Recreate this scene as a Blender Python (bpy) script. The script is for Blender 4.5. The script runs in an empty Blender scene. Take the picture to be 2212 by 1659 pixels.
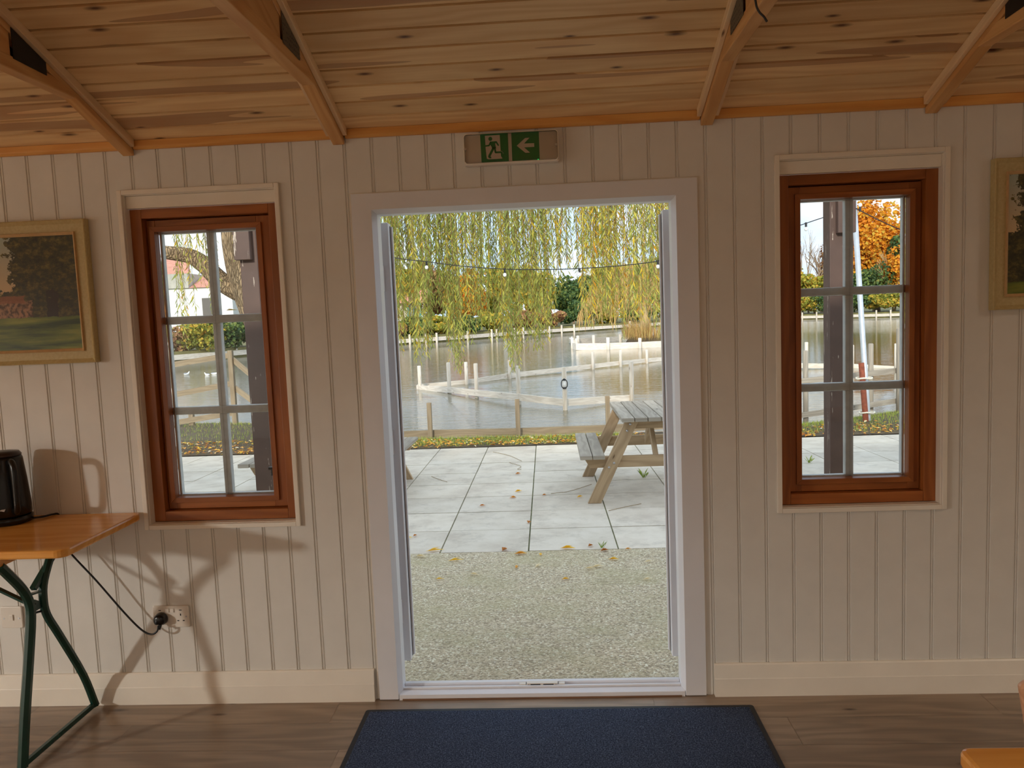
import bpy, math, random
from mathutils import Vector, Matrix
random.seed(7)
S = bpy.context.scene
COL = S.collection
PI = math.pi
V = Vector

# ------------------------------------------------------------------ camera
YAW, PITCH, ROLL, F = 0.0536, 0.0900, -0.0405, 1660.96
CAM = V((0.0, -2.879, 1.490))
cy, sy, cp, sp, cr, sr = math.cos(YAW), math.sin(YAW), math.cos(PITCH), math.sin(PITCH), math.cos(ROLL), math.sin(ROLL)
FW = V((-sy*cp, cy*cp, -sp)); R0 = V((cy, sy, 0)); U0 = R0.cross(FW)
RT = R0*cr + U0*sr; UP = -R0*sr + U0*cr
cd = bpy.data.cameras.new('camera'); cam = bpy.data.objects.new('camera', cd); COL.objects.link(cam)
cd.sensor_fit = 'HORIZONTAL'; cd.sensor_width = 36.0; cd.lens = F/2212*36.0
cd.clip_start = 0.05; cd.clip_end = 600
cam.matrix_world = Matrix(((RT.x, UP.x, -FW.x, CAM.x), (RT.y, UP.y, -FW.y, CAM.y), (RT.z, UP.z, -FW.z, CAM.z), (0, 0, 0, 1)))
S.camera = cam

def ray(x, y): return FW + RT*((x-1106)/F) - UP*((y-829.5)/F)
def on_y(x, y, Y): v = ray(x, y); return CAM + v*((Y-CAM.y)/v.y)
def on_z(x, y, Z): v = ray(x, y); return CAM + v*((Z-CAM.z)/v.z)
G0, GS = -0.06, 0.0125                     # the paving falls gently away from the cabin
def gz(Y): return G0 - GS*Y
def on_g(x, y, h=0.0):
    v = ray(x, y); t = (G0+h-GS*CAM.y-CAM.z)/(v.z+GS*v.y); return CAM + v*t
WATER = -0.45

# ------------------------------------------------------------------ materials
def lin(c):
    out = []
    for v in c[:3]:
        v = v/255.0
        out.append(v/12.92 if v <= 0.04045 else ((v+0.055)/1.055)**2.4)
    return (*out, 1.0)

class NT:
    def __init__(s, name):
        s.m = bpy.data.materials.new(name); s.m.use_nodes = True
        s.t = s.m.node_tree; s.t.nodes.clear()
        s.out = s.n('ShaderNodeOutputMaterial')
    def n(s, typ, **kw):
        nd = s.t.nodes.new(typ)
        for k, v in kw.items(): setattr(nd, k, v)
        return nd
    def l(s, a, b): s.t.links.new(a, b)
    def inp(s, nd, name, v):
        i = nd.inputs[name]
        if hasattr(v, 'is_output') or isinstance(v, bpy.types.NodeSocket): s.l(v, i)
        else: i.default_value = v
    def coord(s, which='Object'): return s.n('ShaderNodeTexCoord').outputs[which]
    def map(s, vec, scale=(1,1,1), loc=(0,0,0)):
        m = s.n('ShaderNodeMapping'); s.l(vec, m.inputs[0]); m.inputs['Scale'].default_value = scale; m.inputs['Location'].default_value = loc
        return m.outputs[0]
    def noise(s, vec, scale, detail=3, rough=.55, dist=0.0):
        n = s.n('ShaderNodeTexNoise'); s.l(vec, n.inputs['Vector']); n.inputs['Scale'].default_value = scale
        n.inputs['Detail'].default_value = detail; n.inputs['Roughness'].default_value = rough; n.inputs['Distortion'].default_value = dist
        return n.outputs['Fac']
    def voro(s, vec, scale, feature='F1', out='Distance', rnd=1.0):
        n = s.n('ShaderNodeTexVoronoi', feature=feature); s.l(vec, n.inputs['Vector']); n.inputs['Scale'].default_value = scale
        n.inputs['Randomness'].default_value = rnd
        return n.outputs[out]
    def math(s, op, a, b=None, clamp=False):
        n = s.n('ShaderNodeMath', operation=op, use_clamp=clamp)
        s.inp(n, 0, a)
        if b is not None: s.inp(n, 1, b)
        return n.outputs[0]
    def ramp(s, fac, stops, interp='LINEAR'):
        n = s.n('ShaderNodeValToRGB'); s.l(fac, n.inputs[0]); r = n.color_ramp; r.interpolation = interp
        while len(r.elements) < len(stops): r.elements.new(0.5)
        for e, (p, c) in zip(r.elements, stops):
            e.position = p; e.color = c if len(c) == 4 else (*c, 1)
        return n.outputs[0]
    def mix(s, fac, a, b, mode='MIX'):
        n = s.n('ShaderNodeMix', data_type='RGBA', blend_type=mode)
        s.inp(n, 0, fac); s.inp(n, 6, a); s.inp(n, 7, b)
        return n.outputs[2]
    def sep(s, vec):
        n = s.n('ShaderNodeSeparateXYZ'); s.l(vec, n.inputs[0]); return n.outputs
    def comb(s, x, y, z=0.0):
        n = s.n('ShaderNodeCombineXYZ'); s.inp(n, 0, x); s.inp(n, 1, y); s.inp(n, 2, z); return n.outputs[0]
    def bsdf(s, color, rough=.5, bump=None, bstr=.3, bdist=.002, metal=0.0, spec=.5, **kw):
        b = s.n('ShaderNodeBsdfPrincipled'); s.inp(b, 'Base Color', color); s.inp(b, 'Roughness', rough)
        b.inputs['Metallic'].default_value = metal; b.inputs['Specular IOR Level'].default_value = spec
        for k, v in kw.items(): s.inp(b, k, v)
        if bump is not None:
            n = s.n('ShaderNodeBump'); n.inputs['Strength'].default_value = bstr; n.inputs['Distance'].default_value = bdist
            s.l(bump, n.inputs['Height']); s.l(n.outputs[0], b.inputs['Normal'])
        return b.outputs[0]
    def done(s, shader):
        s.l(shader, s.out.inputs[0]); return s.m

def plain(name, c, rough=.5, var=.08, scale=18, metal=0.0, bstr=.15, spec=.5):
    k = NT(name); co = k.coord(); f = k.noise(co, scale, 4)
    c = lin(c); d = tuple(x*(1-var*2) for x in c[:3]); e = tuple(min(1, x*(1+var)) for x in c[:3])
    return k.done(k.bsdf(k.ramp(f, [(.3, d), (.7, e)]), rough, k.noise(co, scale*6, 3), bstr, .001, metal, spec))

def wood(name, light, dark, knot, rough=.45, grain=1.0, tone=.35, knots=1.0, streak=None):
    """boards carry UV in metres: u along the grain; v = board number * 4 + place across the board"""
    k = NT(name); uv = k.coord('UV'); u, v, _ = k.sep(uv)
    idn = k.n('ShaderNodeTexWhiteNoise', noise_dimensions='1D')
    k.l(k.math('FLOOR', k.math('ADD', k.math('DIVIDE', v, 4.0), .5)), idn.inputs['W'])
    tn = idn.outputs['Value']
    p = k.comb(u, v)
    fine = k.noise(k.map(p, (2.5, 85, 1)), 1.0, 5, .6)
    warp = k.noise(k.map(p, (1.1, 7, 1)), 1.0, 2, .5)
    ringc = k.math('ADD', k.math('MULTIPLY', v, 130.0*grain), k.math('MULTIPLY', warp, 34.0))
    ring = k.math('MULTIPLY_ADD', k.math('SINE', ringc), .5); ring.node.inputs[2].default_value = .5
    # knots
    vn = k.n('ShaderNodeTexVoronoi', voronoi_dimensions='2D'); k.l(k.map(p, (2.4, 8, 1)), vn.inputs['Vector']); vn.inputs['Scale'].default_value = 1.0
    gate = k.math('GREATER_THAN', k.sep(vn.outputs['Color'])[0], 1.0-.5*knots)
    size = k.math('MULTIPLY_ADD', k.sep(vn.outputs['Color'])[1], .055); size.node.inputs[2].default_value = .04
    kd = k.math('DIVIDE', vn.outputs['Distance'], size)
    kn = k.math('MULTIPLY', k.math('SUBTRACT', 1.25, kd, True), gate)
    halo = k.math('MULTIPLY', k.math('SUBTRACT', 1.0, k.math('DIVIDE', kd, 3.2), True), gate)
    base = k.mix(k.math('MULTIPLY', ring, .55), lin(light), lin(dark))
    base = k.mix(k.math('MULTIPLY', k.math('SUBTRACT', fine, .45, True), 1.3), base, lin(dark))
    if streak:
        hs = k.math('GREATER_THAN', k.noise(k.map(p, (.5, 8, 1)), 1.0, 2), .585)
        base = k.mix(k.math('MULTIPLY', hs, .62), base, lin(streak))
    base = k.mix(k.math('MULTIPLY', halo, .45), base, lin(dark))
    base = k.mix(k.math('MULTIPLY', kn, .95, True), base, lin(knot))
    tv = k.math('MULTIPLY_ADD', tn, tone); tv.node.inputs[2].default_value = 1.0-tone*.6
    base = k.mix(1.0, base, k.comb(tv, tv, tv), 'MULTIPLY')
    return k.done(k.bsdf(base, rough, fine, .12, .001))

M = {}
M['wall'] = plain('cream_wall_paint', (227, 223, 215), .55, .02, 9, bstr=.05)
M['trimw'] = plain('white_gloss_trim_paint', (242, 234, 220), .35, .02, 7, bstr=.03)
M['upvc'] = plain('white_plastic_frame', (232, 232, 236), .28, .015, 6, bstr=.02)
M['barw'] = plain('weathered_white_bar_paint', (224, 226, 223), .5, .07, 25)
M['ceil'] = wood('ceiling_pine', (240, 206, 154), (216, 170, 116), (92, 50, 32), .42, .8, .24, 1.4, (166, 116, 80))
M['truss'] = wood('truss_pine', (224, 174, 112), (196, 134, 74), (80, 38, 16), .42, .6, .2, .5)
M['fillet'] = wood('pale_fillet_pine', (242, 212, 170), (222, 184, 138), (104, 60, 32), .45, .6, .12, .3)
M['cornice'] = wood('orange_cornice_pine', (238, 176, 96), (214, 142, 66), (86, 36, 12), .4, .5, .2, .6)
M['win'] = wood('stained_window_pine', (170, 100, 46), (128, 68, 26), (50, 18, 8), .35, .5, .2, .35)
M['table'] = wood('lacquered_table_pine', (238, 170, 84), (214, 138, 54), (120, 52, 16), .2, .45, .12, .5)
M['chairw'] = wood('pale_pine_edge', (222, 170, 132), (196, 138, 100), (110, 62, 40), .3, .4, .1, .1)
M['floor'] = wood('grey_brown_floorboards', (162, 140, 118), (124, 105, 88), (78, 60, 46), .27, .5, .22, .25)
M['grey'] = wood('weathered_grey_timber', (176, 166, 150), (140, 130, 116), (88, 80, 70), .8, .8, .22, .35)
M['tan'] = wood('treated_tan_timber', (186, 160, 126), (150, 124, 92), (88, 60, 36), .75, .6, .2, .4)
M['rail'] = wood('bleached_rail_timber', (236, 226, 210), (202, 188, 168), (120, 100, 80), .8, .4, .18, .3)
M['tan2'] = wood('weathered_fence_timber', (164, 146, 118), (132, 114, 88), (84, 66, 46), .8, .5, .2, .3)
M['cork'] = wood('brown_wall_gap_timber', (150, 110, 80), (110, 76, 50), (60, 40, 24), .7)

# post paint: brown with flaked streaks
k = NT('flaking_brown_paint'); co = k.coord(); uvn = k.map(co, (22, 22, 2.2))
fl = k.math('GREATER_THAN', k.noise(uvn, 1.6, 6, .7), .635)
k.done(k.bsdf(k.mix(fl, k.ramp(k.noise(co, 5), [(.3, lin((80, 60, 52))), (.7, lin((98, 74, 64)))]), lin((196, 180, 164))), .6, k.noise(uvn, 3), .2)); M['postbrown'] = k.m
M['green'] = plain('dark_green_enamel', (20, 62, 52), .25, .06, 20, bstr=.05)
M['black'] = plain('black_gloss_plastic', (9, 8, 8), .26, .05, 30, bstr=.04)
M['blackm'] = plain('black_matt_plastic', (16, 16, 17), .5, .1, 40)
M['lidred'] = plain('dark_maroon_lid_plastic', (44, 27, 25), .3, .05, 20)
M['silver'] = plain('bright_steel', (200, 200, 202), .3, .04, 20, 1.0, .04)
M['galv'] = plain('galvanised_pole_steel', (198, 204, 210), .45, .06, 12, .35, .05)
M['rust'] = plain('rusty_red_steel', (142, 74, 50), .8, .2, 24)
M['plate'] = plain('dark_nail_plate', (38, 36, 34), .55, .15, 30, .3)
k = NT('perforated_nail_plate'); co = k.coord(); vd = k.voro(k.map(co, (0.001, 1, 1)), 70, 'F1', 'Distance', .25)
k.done(k.bsdf(k.mix(k.math('LESS_THAN', vd, .24), lin((96, 84, 66)), lin((30, 26, 22))), .6)); M['plate2'] = k.m
M['white'] = plain('white_plastic_fitting', (232, 224, 212), .32, .02, 12, bstr=.02)
M['signg'] = plain('exit_sign_green', (26, 138, 72), .3, .03, 12, bstr=.02)
M['rimw'] = plain('painted_rim_reflection', (250, 240, 222), .15, .02, 12, bstr=.02)  # pale colour stands in for reflections along the clear cover's rim
M['signw'] = plain('exit_sign_white', (236, 226, 214), .35, .02, 12, bstr=.02)
M['stone'] = None
M['rope'] = plain('cream_rope', (232, 226, 206), .8, .1, 60)
M['bulb'] = plain('frosted_bulb', (245, 245, 242), .25, .02, 12, bstr=.02)
M['housew'] = plain('white_render', (235, 234, 230), .8, .04, 2)
M['cream'] = plain('cream_render', (214, 204, 184), .8, .05, 2)
M['redroof'] = plain('red_clay_tiles', (214, 150, 128), .8, .12, 3)
M['greyroof'] = plain('grey_fascia', (186, 182, 170), .8, .1, 2)
M['teal'] = plain('teal_paint', (34, 122, 116), .5, .05, 5)
M['darkglass'] = plain('dark_window_glass', (110, 104, 96), .2, .05, 4)
M['gull'] = plain('white_feathers', (240, 238, 232), .7, .03, 30)
M['gullg'] = plain('grey_feathers', (150, 154, 160), .7, .05, 30)
M['beak'] = plain('orange_beak', (206, 130, 40), .5, .05, 30)
M['soil'] = plain('dark_soil', (92, 78, 56), .95, .2, 4, bstr=.6)
M['shoregrass'] = plain('rough_shore_grass', (128, 122, 74), .95, .2, 1.2, bstr=.6)
M['dirtgap'] = plain('mossy_joint_soil', (132, 134, 98), .95, .25, 8, bstr=.5)
M['led'] = None
k = NT('green_indicator_glow'); e = k.n('ShaderNodeEmission'); e.inputs[0].default_value = (.02, 1, .25, 1); e.inputs[1].default_value = 2.0; k.done(e.outputs[0]); M['led'] = k.m

# canvas shaders (UV 0..1)
def painting(name, seed, house):
    k = NT(name); uv = k.coord('UV'); u, v, _ = k.sep(uv)
    pp = k.map(uv, (1.3, 1, 1), (seed, seed*.7, 0))
    n1 = k.noise(pp, 4, 5, .6); n2 = k.noise(pp, 13, 6, .68); n3 = k.noise(pp, 34, 4, .65)
    j = lambda a, q: k.math('ADD', a, k.math('MULTIPLY', k.math('SUBTRACT', n2, .5), q))
    fol = k.ramp(k.math('ADD', k.math('MULTIPLY', n2, .6), k.math('MULTIPLY', n3, .4)), [(.36, lin((26, 24, 10))), (.5, lin((62, 58, 24))), (.62, lin((110, 98, 44))), (.74, lin((176, 156, 96)))])
    sky = k.ramp(v, [(.5, lin((210, 180, 136))), (1, lin((160, 172, 160)))])
    us = .63 if house else .055
    sm = k.math('MULTIPLY', k.math('LESS_THAN', j(u, .28), us), k.math('GREATER_THAN', j(v, .2), .52))
    img = k.mix(sm, fol, sky)
    if house:
        hs = k.math('MULTIPLY', k.math('LESS_THAN', j(u, .1), .735), k.math('LESS_THAN', j(v, .06), .44))
        img = k.mix(k.math('MULTIPLY', hs, .8), img, k.ramp(k.noise(k.map(pp, (2, 1, 1)), 24, 3), [(.4, lin((84, 56, 34))), (.6, lin((190, 140, 104)))]))
        rf = k.math('MULTIPLY', k.math('LESS_THAN', j(u, .1), .70), k.math('LESS_THAN', k.math('ABSOLUTE', k.math('SUBTRACT', j(v, .05), .45)), .035))
        img = k.mix(k.math('MULTIPLY', rf, .8), img, lin((150, 92, 56)))
    tr = k.math('MULTIPLY', k.math('LESS_THAN', k.math('ABSOLUTE', k.math('SUBTRACT', j(u, .05), .852 if house else .3)), .032), k.math('LESS_THAN', j(v, .45), .52))
    img = k.mix(tr, img, lin((46, 32, 18)))
    lawn = k.ramp(k.noise(k.map(pp, (.6, 5, 1)), 2.2, 5, .6), [(.36, lin((48, 66, 16))), (.5, lin((98, 112, 34))), (.64, lin((146, 150, 58)))])
    lm = k.math('LESS_THAN', j(v, .05), .29 if house else .10)
    img = k.mix(lm, img, lawn)
    return k.done(k.bsdf(img, .4, n3, .2, .001))
M['paintL'] = painting('landscape_oil_paint', 3.1, True)
M['paintR'] = painting('woodland_oil_paint', 8.4, False)
k = NT('gilded_cream_frame'); co = k.coord()
k.done(k.bsdf(k.ramp(k.noise(co, 90, 5), [(.25, lin((186, 164, 112))), (.75, lin((204, 186, 134)))]), .5, k.noise(co, 220), .2, .001)); M['frame'] = k.m
M['framelip'] = plain('pale_gold_frame_lip', (216, 180, 132), .45, .06, 40)

# floor mat
k = NT('navy_carpet_pile'); co = k.coord(); f = k.noise(co, 210, 4, .7); g = k.noise(co, 9, 3)
c = k.mix(k.math('MULTIPLY', g, .4), k.ramp(f, [(.34, lin((34, 40, 56))), (.5, lin((70, 82, 108))), (.66, lin((132, 148, 176)))]), lin((64, 72, 90)))
k.done(k.bsdf(c, .95, k.math('ADD', f, k.math('MULTIPLY', k.noise(co, 60, 3), .6)), 1.0, .012, 0, .2)); M['carpet'] = k.m
M['rubber'] = plain('black_rubber', (30, 32, 38), .6, .1, 60)

# gravel / washed concrete apron
k = NT('pebbled_concrete'); co = k.coord()
vv = k.n('ShaderNodeTexVoronoi'); k.l(co, vv.inputs['Vector']); vv.inputs['Scale'].default_value = 120
peb = k.ramp(k.sep(vv.outputs['Color'])[0], [(.0, lin((150, 134, 110))), (.45, lin((194, 178, 148))), (.8, lin((214, 198, 168))), (.93, lin((222, 212, 188))), (.965, lin((236, 230, 206)))])
moss = k.noise(k.map(co, (1, 1.5, 1)), 2.3, 5, .65)
c = k.mix(k.math('MULTIPLY', k.ramp(moss, [(.42, (0, 0, 0)), (.64, (1, 1, 1))]), .42), peb, lin((176, 168, 124)))
c = k.mix(k.math('MULTIPLY', k.math('GREATER_THAN', k.noise(k.map(co, (2.2, 30, 1)), 1.0, 3), .64), .18), c, lin((80, 72, 60)))
k.done(k.bsdf(c, .9, k.math('ADD', k.math('MULTIPLY', vv.outputs['Distance'], -1.0), k.math('MULTIPLY', k.noise(co, 60, 3), .6)), .7, .008)); M['gravel'] = k.m

# slabs
k = NT('concrete_slab'); uv = k.coord('UV'); co = k.coord(); u, v, _ = k.sep(uv)
wn = k.n('ShaderNodeTexWhiteNoise', noise_dimensions='1D'); k.l(k.math('FLOOR', k.math('ADD', k.math('DIVIDE', v, 4.0), .5)), wn.inputs['W'])
a = k.noise(co, 3.2, 7, .65); b_ = k.noise(co, 70, 4)
c = k.ramp(a, [(.3, lin((198, 185, 168))), (.5, lin((216, 205, 187))), (.7, lin((226, 216, 200)))])
st = k.ramp(k.noise(co, 5.5, 6, .7), [(.52, (0, 0, 0)), (.72, (1, 1, 1))])
c = k.mix(k.math('MULTIPLY', st, .45), c, lin((150, 138, 124)))
tv = k.math('MULTIPLY_ADD', wn.outputs['Value'], .14); tv.node.inputs[2].default_value = .9
c = k.mix(1.0, c, k.comb(tv, tv, tv), 'MULTIPLY')
k.done(k.bsdf(c, .75, k.math('ADD', b_, a), .25, .003)); M['slab'] = k.m

# grass base, grass blades & leaves: each leaf carries its own tint
def leafmat(name, stops, trans=.35, rough=.6):
    k = NT(name); at = k.n('ShaderNodeAttribute', attribute_name='tint'); c = k.ramp(at.outputs['Fac'], [(p, lin(q)) for p, q in stops])
    d = k.bsdf(c, rough, spec=.3)
    t = k.n('ShaderNodeBsdfTranslucent'); k.l(c, t.inputs[0])
    m = k.n('ShaderNodeMixShader'); m.inputs[0].default_value = trans; k.l(d, m.inputs[1]); k.l(t.outputs[0], m.inputs[2])
    return k.done(m.outputs[0])
M['willow'] = leafmat('willow_leaf', [(0, (134, 148, 78)), (.3, (176, 184, 96)), (.55, (208, 204, 104)), (.72, (230, 208, 84)), (.9, (236, 190, 40)), (1, (206, 144, 40))], .45)
M['twig'] = plain('willow_twig', (150, 128, 84), .8, .15, 30)
M['litter'] = leafmat('fallen_leaf', [(0, (172, 108, 50)), (.3, (216, 142, 54)), (.6, (238, 186, 88)), (.78, (248, 208, 66)), (.88, (244, 226, 170)), (1, (240, 228, 204))], .2)
M['grass'] = leafmat('grass_blade', [(0, (112, 142, 50)), (.5, (168, 184, 78)), (.85, (196, 200, 96)), (1, (206, 188, 100))], .3)
M['reed'] = leafmat('dry_reed', [(0, (176, 138, 84)), (.6, (214, 178, 116)), (1, (190, 184, 110))], .3)
M['orange'] = leafmat('orange_oak_leaf', [(0, (190, 112, 30)), (.35, (228, 146, 36)), (.7, (244, 178, 52)), (1, (214, 180, 70))], .3)
M['ygreen'] = leafmat('yellow_green_leaf', [(0, (112, 124, 48)), (.4, (160, 162, 64)), (.75, (206, 188, 76)), (1, (222, 170, 66))], .3)
M['dgreen'] = leafmat('dark_green_leaf', [(0, (52, 78, 44)), (.5, (86, 112, 60)), (.85, (122, 140, 72)), (1, (160, 160, 84))], .25)
M['brownleaf'] = leafmat('brown_leaf', [(0, (140, 98, 70)), (.5, (178, 132, 96)), (.8, (196, 160, 104)), (1, (160, 160, 90))], .3)
M['barebr'] = plain('bare_branch_bark', (158, 136, 112), .85, .12, 6)
M['palebr'] = plain('pale_branch_bark', (196, 172, 124), .85, .12, 6)
k = NT('willow_bark'); co = k.coord(); n = k.noise(co, 9, 5); wv = k.n('ShaderNodeVectorMath', operation='ADD'); k.l(k.map(co, (26, 26, 7)), wv.inputs[0]); nz = k.n('ShaderNodeTexNoise'); nz.inputs['Scale'].default_value = 3.0; nz.inputs['Detail'].default_value = 4; k.l(k.map(co, (1, 1, .5)), nz.inputs['Vector']); sc_ = k.n('ShaderNodeVectorMath', operation='SCALE'); k.l(nz.outputs['Color'], sc_.inputs[0]); sc_.inputs['Scale'].default_value = 5.0; k.l(sc_.outputs[0], wv.inputs[1]); w = k.voro(wv.outputs[0], 1.0, 'DISTANCE_TO_EDGE')
c = k.mix(k.ramp(w, [(.0, (.6, .6, .6)), (.14, (0, 0, 0))]), k.ramp(n, [(.3, lin((150, 124, 92))), (.7, lin((184, 158, 122)))]), lin((92, 72, 50)))
k.done(k.bsdf(c, .9, k.math('ADD', k.ramp(w, [(.0, (0, 0, 0)), (.2, (1, 1, 1))]), n), .9, .03)); M['bark'] = k.m

# water
k = NT('lake_water'); co = k.coord()
b1 = k.noise(k.map(co, (.7, 2.0, 1)), 1.9, 4, .62, .6); b2 = k.noise(k.map(co, (1.2, 3, 1)), 9.0, 3, .6)
px_, py_, _ = k.sep(co)
calm = k.n('ShaderNodeMapRange'); k.l(k.math('ADD', py_, k.math('MULTIPLY', k.math('SUBTRACT', k.noise(co, .22, 2), .5), 9.0)), calm.inputs[0])
for q_, v_ in ((1, 8.5), (2, 15.0), (3, 1.5), (4, .17)): calm.inputs[q_].default_value = v_
bb = k.math('MULTIPLY', k.math('ADD', b1, k.math('MULTIPLY', b2, .2)), calm.outputs[0])
k.done(k.bsdf(lin((84, 80, 54)), .02, bb, .6, .085, 0, .5, IOR=2.1)); M['water'] = k.m

# glass
def glass(name, tint=(1, 1, 1, 1), gl=.10):
    k = NT(name); t = k.n('ShaderNodeBsdfTransparent'); t.inputs[0].default_value = tint
    g = k.n('ShaderNodeBsdfGlossy'); g.inputs['Roughness'].default_value = .03
    fr = k.n('ShaderNodeFresnel'); fr.inputs[0].default_value = 1.35
    m = k.n('ShaderNodeMixShader'); k.l(k.math('MULTIPLY', fr.outputs[0], 1.0), m.inputs[0]); k.l(t.outputs[0], m.inputs[1]); k.l(g.outputs[0], m.inputs[2])
    return k.done(m.outputs[0])
M['pane'] = glass('window_glass', (.96, .97, .97, 1))
M['lens'] = glass('clear_sign_cover', (.97, .95, .92, 1))

# ------------------------------------------------------------------ mesh builder
class MB:
    def __init__(s): s.v = []; s.f = []; s.u = []; s.t = []; s.nb = random.randint(0, 400)
    def board(s): s.nb += 1; return (random.uniform(0, 40), s.nb*4.0)
    def add(s, pts): i = len(s.v); s.v += [V(p) for p in pts]; return i
    def face(s, idx, uv=None, tint=None):
        s.f.append(tuple(idx)); s.u.append(uv or [(0, 0)]*len(idx)); s.t.append(tint)
    def frame_box(s, c, ax, ay, az, hx, hy, hz):
        """box with its grain along its longest axis"""
        c = V(c); P = []
        for k in (-1, 1):
            for j in (-1, 1):
                for i in (-1, 1): P.append(c + ax*(hx*i) + ay*(hy*j) + az*(hz*k))
        b = s.add(P); h = (hx, hy, hz); g = max(range(3), key=lambda q: h[q])
        L = [(i*hx, j*hy, k*hz) for k in (-1, 1) for j in (-1, 1) for i in (-1, 1)]
        ou, ov = s.board()
        quads = [((0, 2, 3, 1), (0, 1)), ((4, 5, 7, 6), (0, 1)), ((0, 1, 5, 4), (0, 2)), ((2, 6, 7, 3), (0, 2)), ((0, 4, 6, 2), (1, 2)), ((1, 3, 7, 5), (1, 2))]
        for q, (p, r) in quads:
            if g == p: uv = [(ou+L[i][p], ov+L[i][r]) for i in q]
            elif g == r: uv = [(ou+L[i][r], ov+L[i][p]) for i in q]
            else: uv = [(ou+L[i][p]*.25, ov+L[i][r]) for i in q]
            s.face([b+i for i in q], uv)
    def box(s, c, size, rz=0.0):
        ax = V((math.cos(rz), math.sin(rz), 0)); ay = V((-math.sin(rz), math.cos(rz), 0))
        s.frame_box(c, ax, ay, V((0, 0, 1)), size[0]/2, size[1]/2, size[2]/2); return s
    def span(s, x0, x1, y0, y1, z0, z1): return s.box(((x0+x1)/2, (y0+y1)/2, (z0+z1)/2), (x1-x0, y1-y0, z1-z0))
    def bar(s, p0, p1, w, h, up=(0, 0, 1)):
        p0, p1 = V(p0), V(p1); a = (p1-p0); L = a.length; a.normalize(); up = V(up)
        if abs(a.dot(up)) > .98: up = V((0, 1, 0))
        sx = a.cross(up).normalized(); uz = sx.cross(a).normalized()
        s.frame_box((p0+p1)/2, a, sx, uz, L/2, w/2, h/2); return s
    def tube(s, pts, r, seg=10, cap=True):
        pts = [V(p) for p in pts]; n = len(pts); rr = r if isinstance(r, (list, tuple)) else [r]*n
        ou, ov = s.board(); prev = None; rings = []; run = 0.0
        for i, p in enumerate(pts):
            d = (pts[min(i+1, n-1)]-pts[max(i-1, 0)]).normalized()
            if prev is None:
                ref = V((0, 0, 1)) if abs(d.z) < .9 else V((1, 0, 0)); nx = d.cross(ref).normalized()
            else:
                nx = (prev - d*prev.dot(d)).normalized()
            prev = nx; ny = d.cross(nx)
            if i: run += (p-pts[i-1]).length
            b = s.add([p + (nx*math.cos(2*PI*j/seg) + ny*math.sin(2*PI*j/seg))*rr[i] for j in range(seg)])
            rings.append((b, run))
        for (a, ra), (b, rb) in zip(rings, rings[1:]):
            for j in range(seg):
                q = (j+1) % seg; w = 2*PI*rr[0]/seg
                s.face((a+j, a+q, b+q, b+j), [(ou+ra, ov+j*w), (ou+ra, ov+(j+1)*w), (ou+rb, ov+(j+1)*w), (ou+rb, ov+j*w)])
        if cap:
            s.face([rings[0][0]+j for j in reversed(range(seg))], [(ou, ov)]*seg); s.face([rings[-1][0]+j for j in range(seg)], [(ou, ov)]*seg)
        return s
    def lathe(s, c, prof, seg=32):
        c = V(c); rings = []
        for r, z in prof: rings.append(s.add([c+V((r*math.cos(2*PI*j/seg), r*math.sin(2*PI*j/seg), z)) for j in range(seg)]))
        for a, b in zip(rings, rings[1:]):
            for j in range(seg): q = (j+1) % seg; s.face((a+j, a+q, b+q, b+j))
        s.face([rings[0]+j for j in reversed(range(seg))]); s.face([rings[-1]+j for j in range(seg)]); return s
    def prism(s, pts, d):
        """polygon pts (3D), extruded by vector d; grain along the widest edge direction"""
        pts = [V(p) for p in pts]; d = V(d); n = len(pts); a = s.add(pts); b = s.add([p+d for p in pts])
        nrm = V((0, 0, 0))
        for i in range(n): nrm += pts[i].cross(pts[(i+1) % n])
        flip = nrm.dot(d) > 0
        e = max(((pts[(i+1) % n]-pts[i]) for i in range(n)), key=lambda q: q.length).normalized(); o = d.normalized().cross(e)
        ou, ov = s.board()
        mx = max((pts[(i+1) % n]-pts[i]).length for i in range(n)); alongd = d.length > mx; dn = d.normalized()
        if alongd: U = lambda p: (ou+(p-pts[0]).dot(o)*.2, ov+(p-pts[0]).dot(e))
        else: U = lambda p: (ou+(p-pts[0]).dot(e), ov+(p-pts[0]).dot(o))
        SU = (lambda p: (ou+(p-pts[0]).dot(dn), ov+(p-pts[0]).dot(e)+(p-pts[0]).dot(o))) if alongd else (lambda p: (ou+(p-pts[0]).dot(e), ov+(p-pts[0]).dot(o)+(p-pts[0]).dot(dn)))
        f1 = list(range(n)); 
        fr = [a+i for i in (reversed(f1) if flip else f1)]; bk = [b+i for i in (f1 if flip else reversed(f1))]
        s.face(fr, [U(s.v[i]) for i in fr]); s.face(bk, [U(s.v[i]) for i in bk])
        for i in range(n):
            j = (i+1) % n; q = (a+i, a+j, b+j, b+i) if flip else (a+j, a+i, b+i, b+j)
            s.face(q, [SU(s.v[t]) for t in q])
        return s
    def leaf(s, p, d, w, L, wd, tint):
        """a pointed leaf: root p, direction d, side w"""
        p = V(p); m = p+d*(L*.45); nn = d.cross(w)*(wd*.3)
        b = s.add([p, m+w*wd*.5+nn, p+d*L, m-w*wd*.5+nn]); s.face((b, b+1, b+2, b+3), None, tint)
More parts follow.
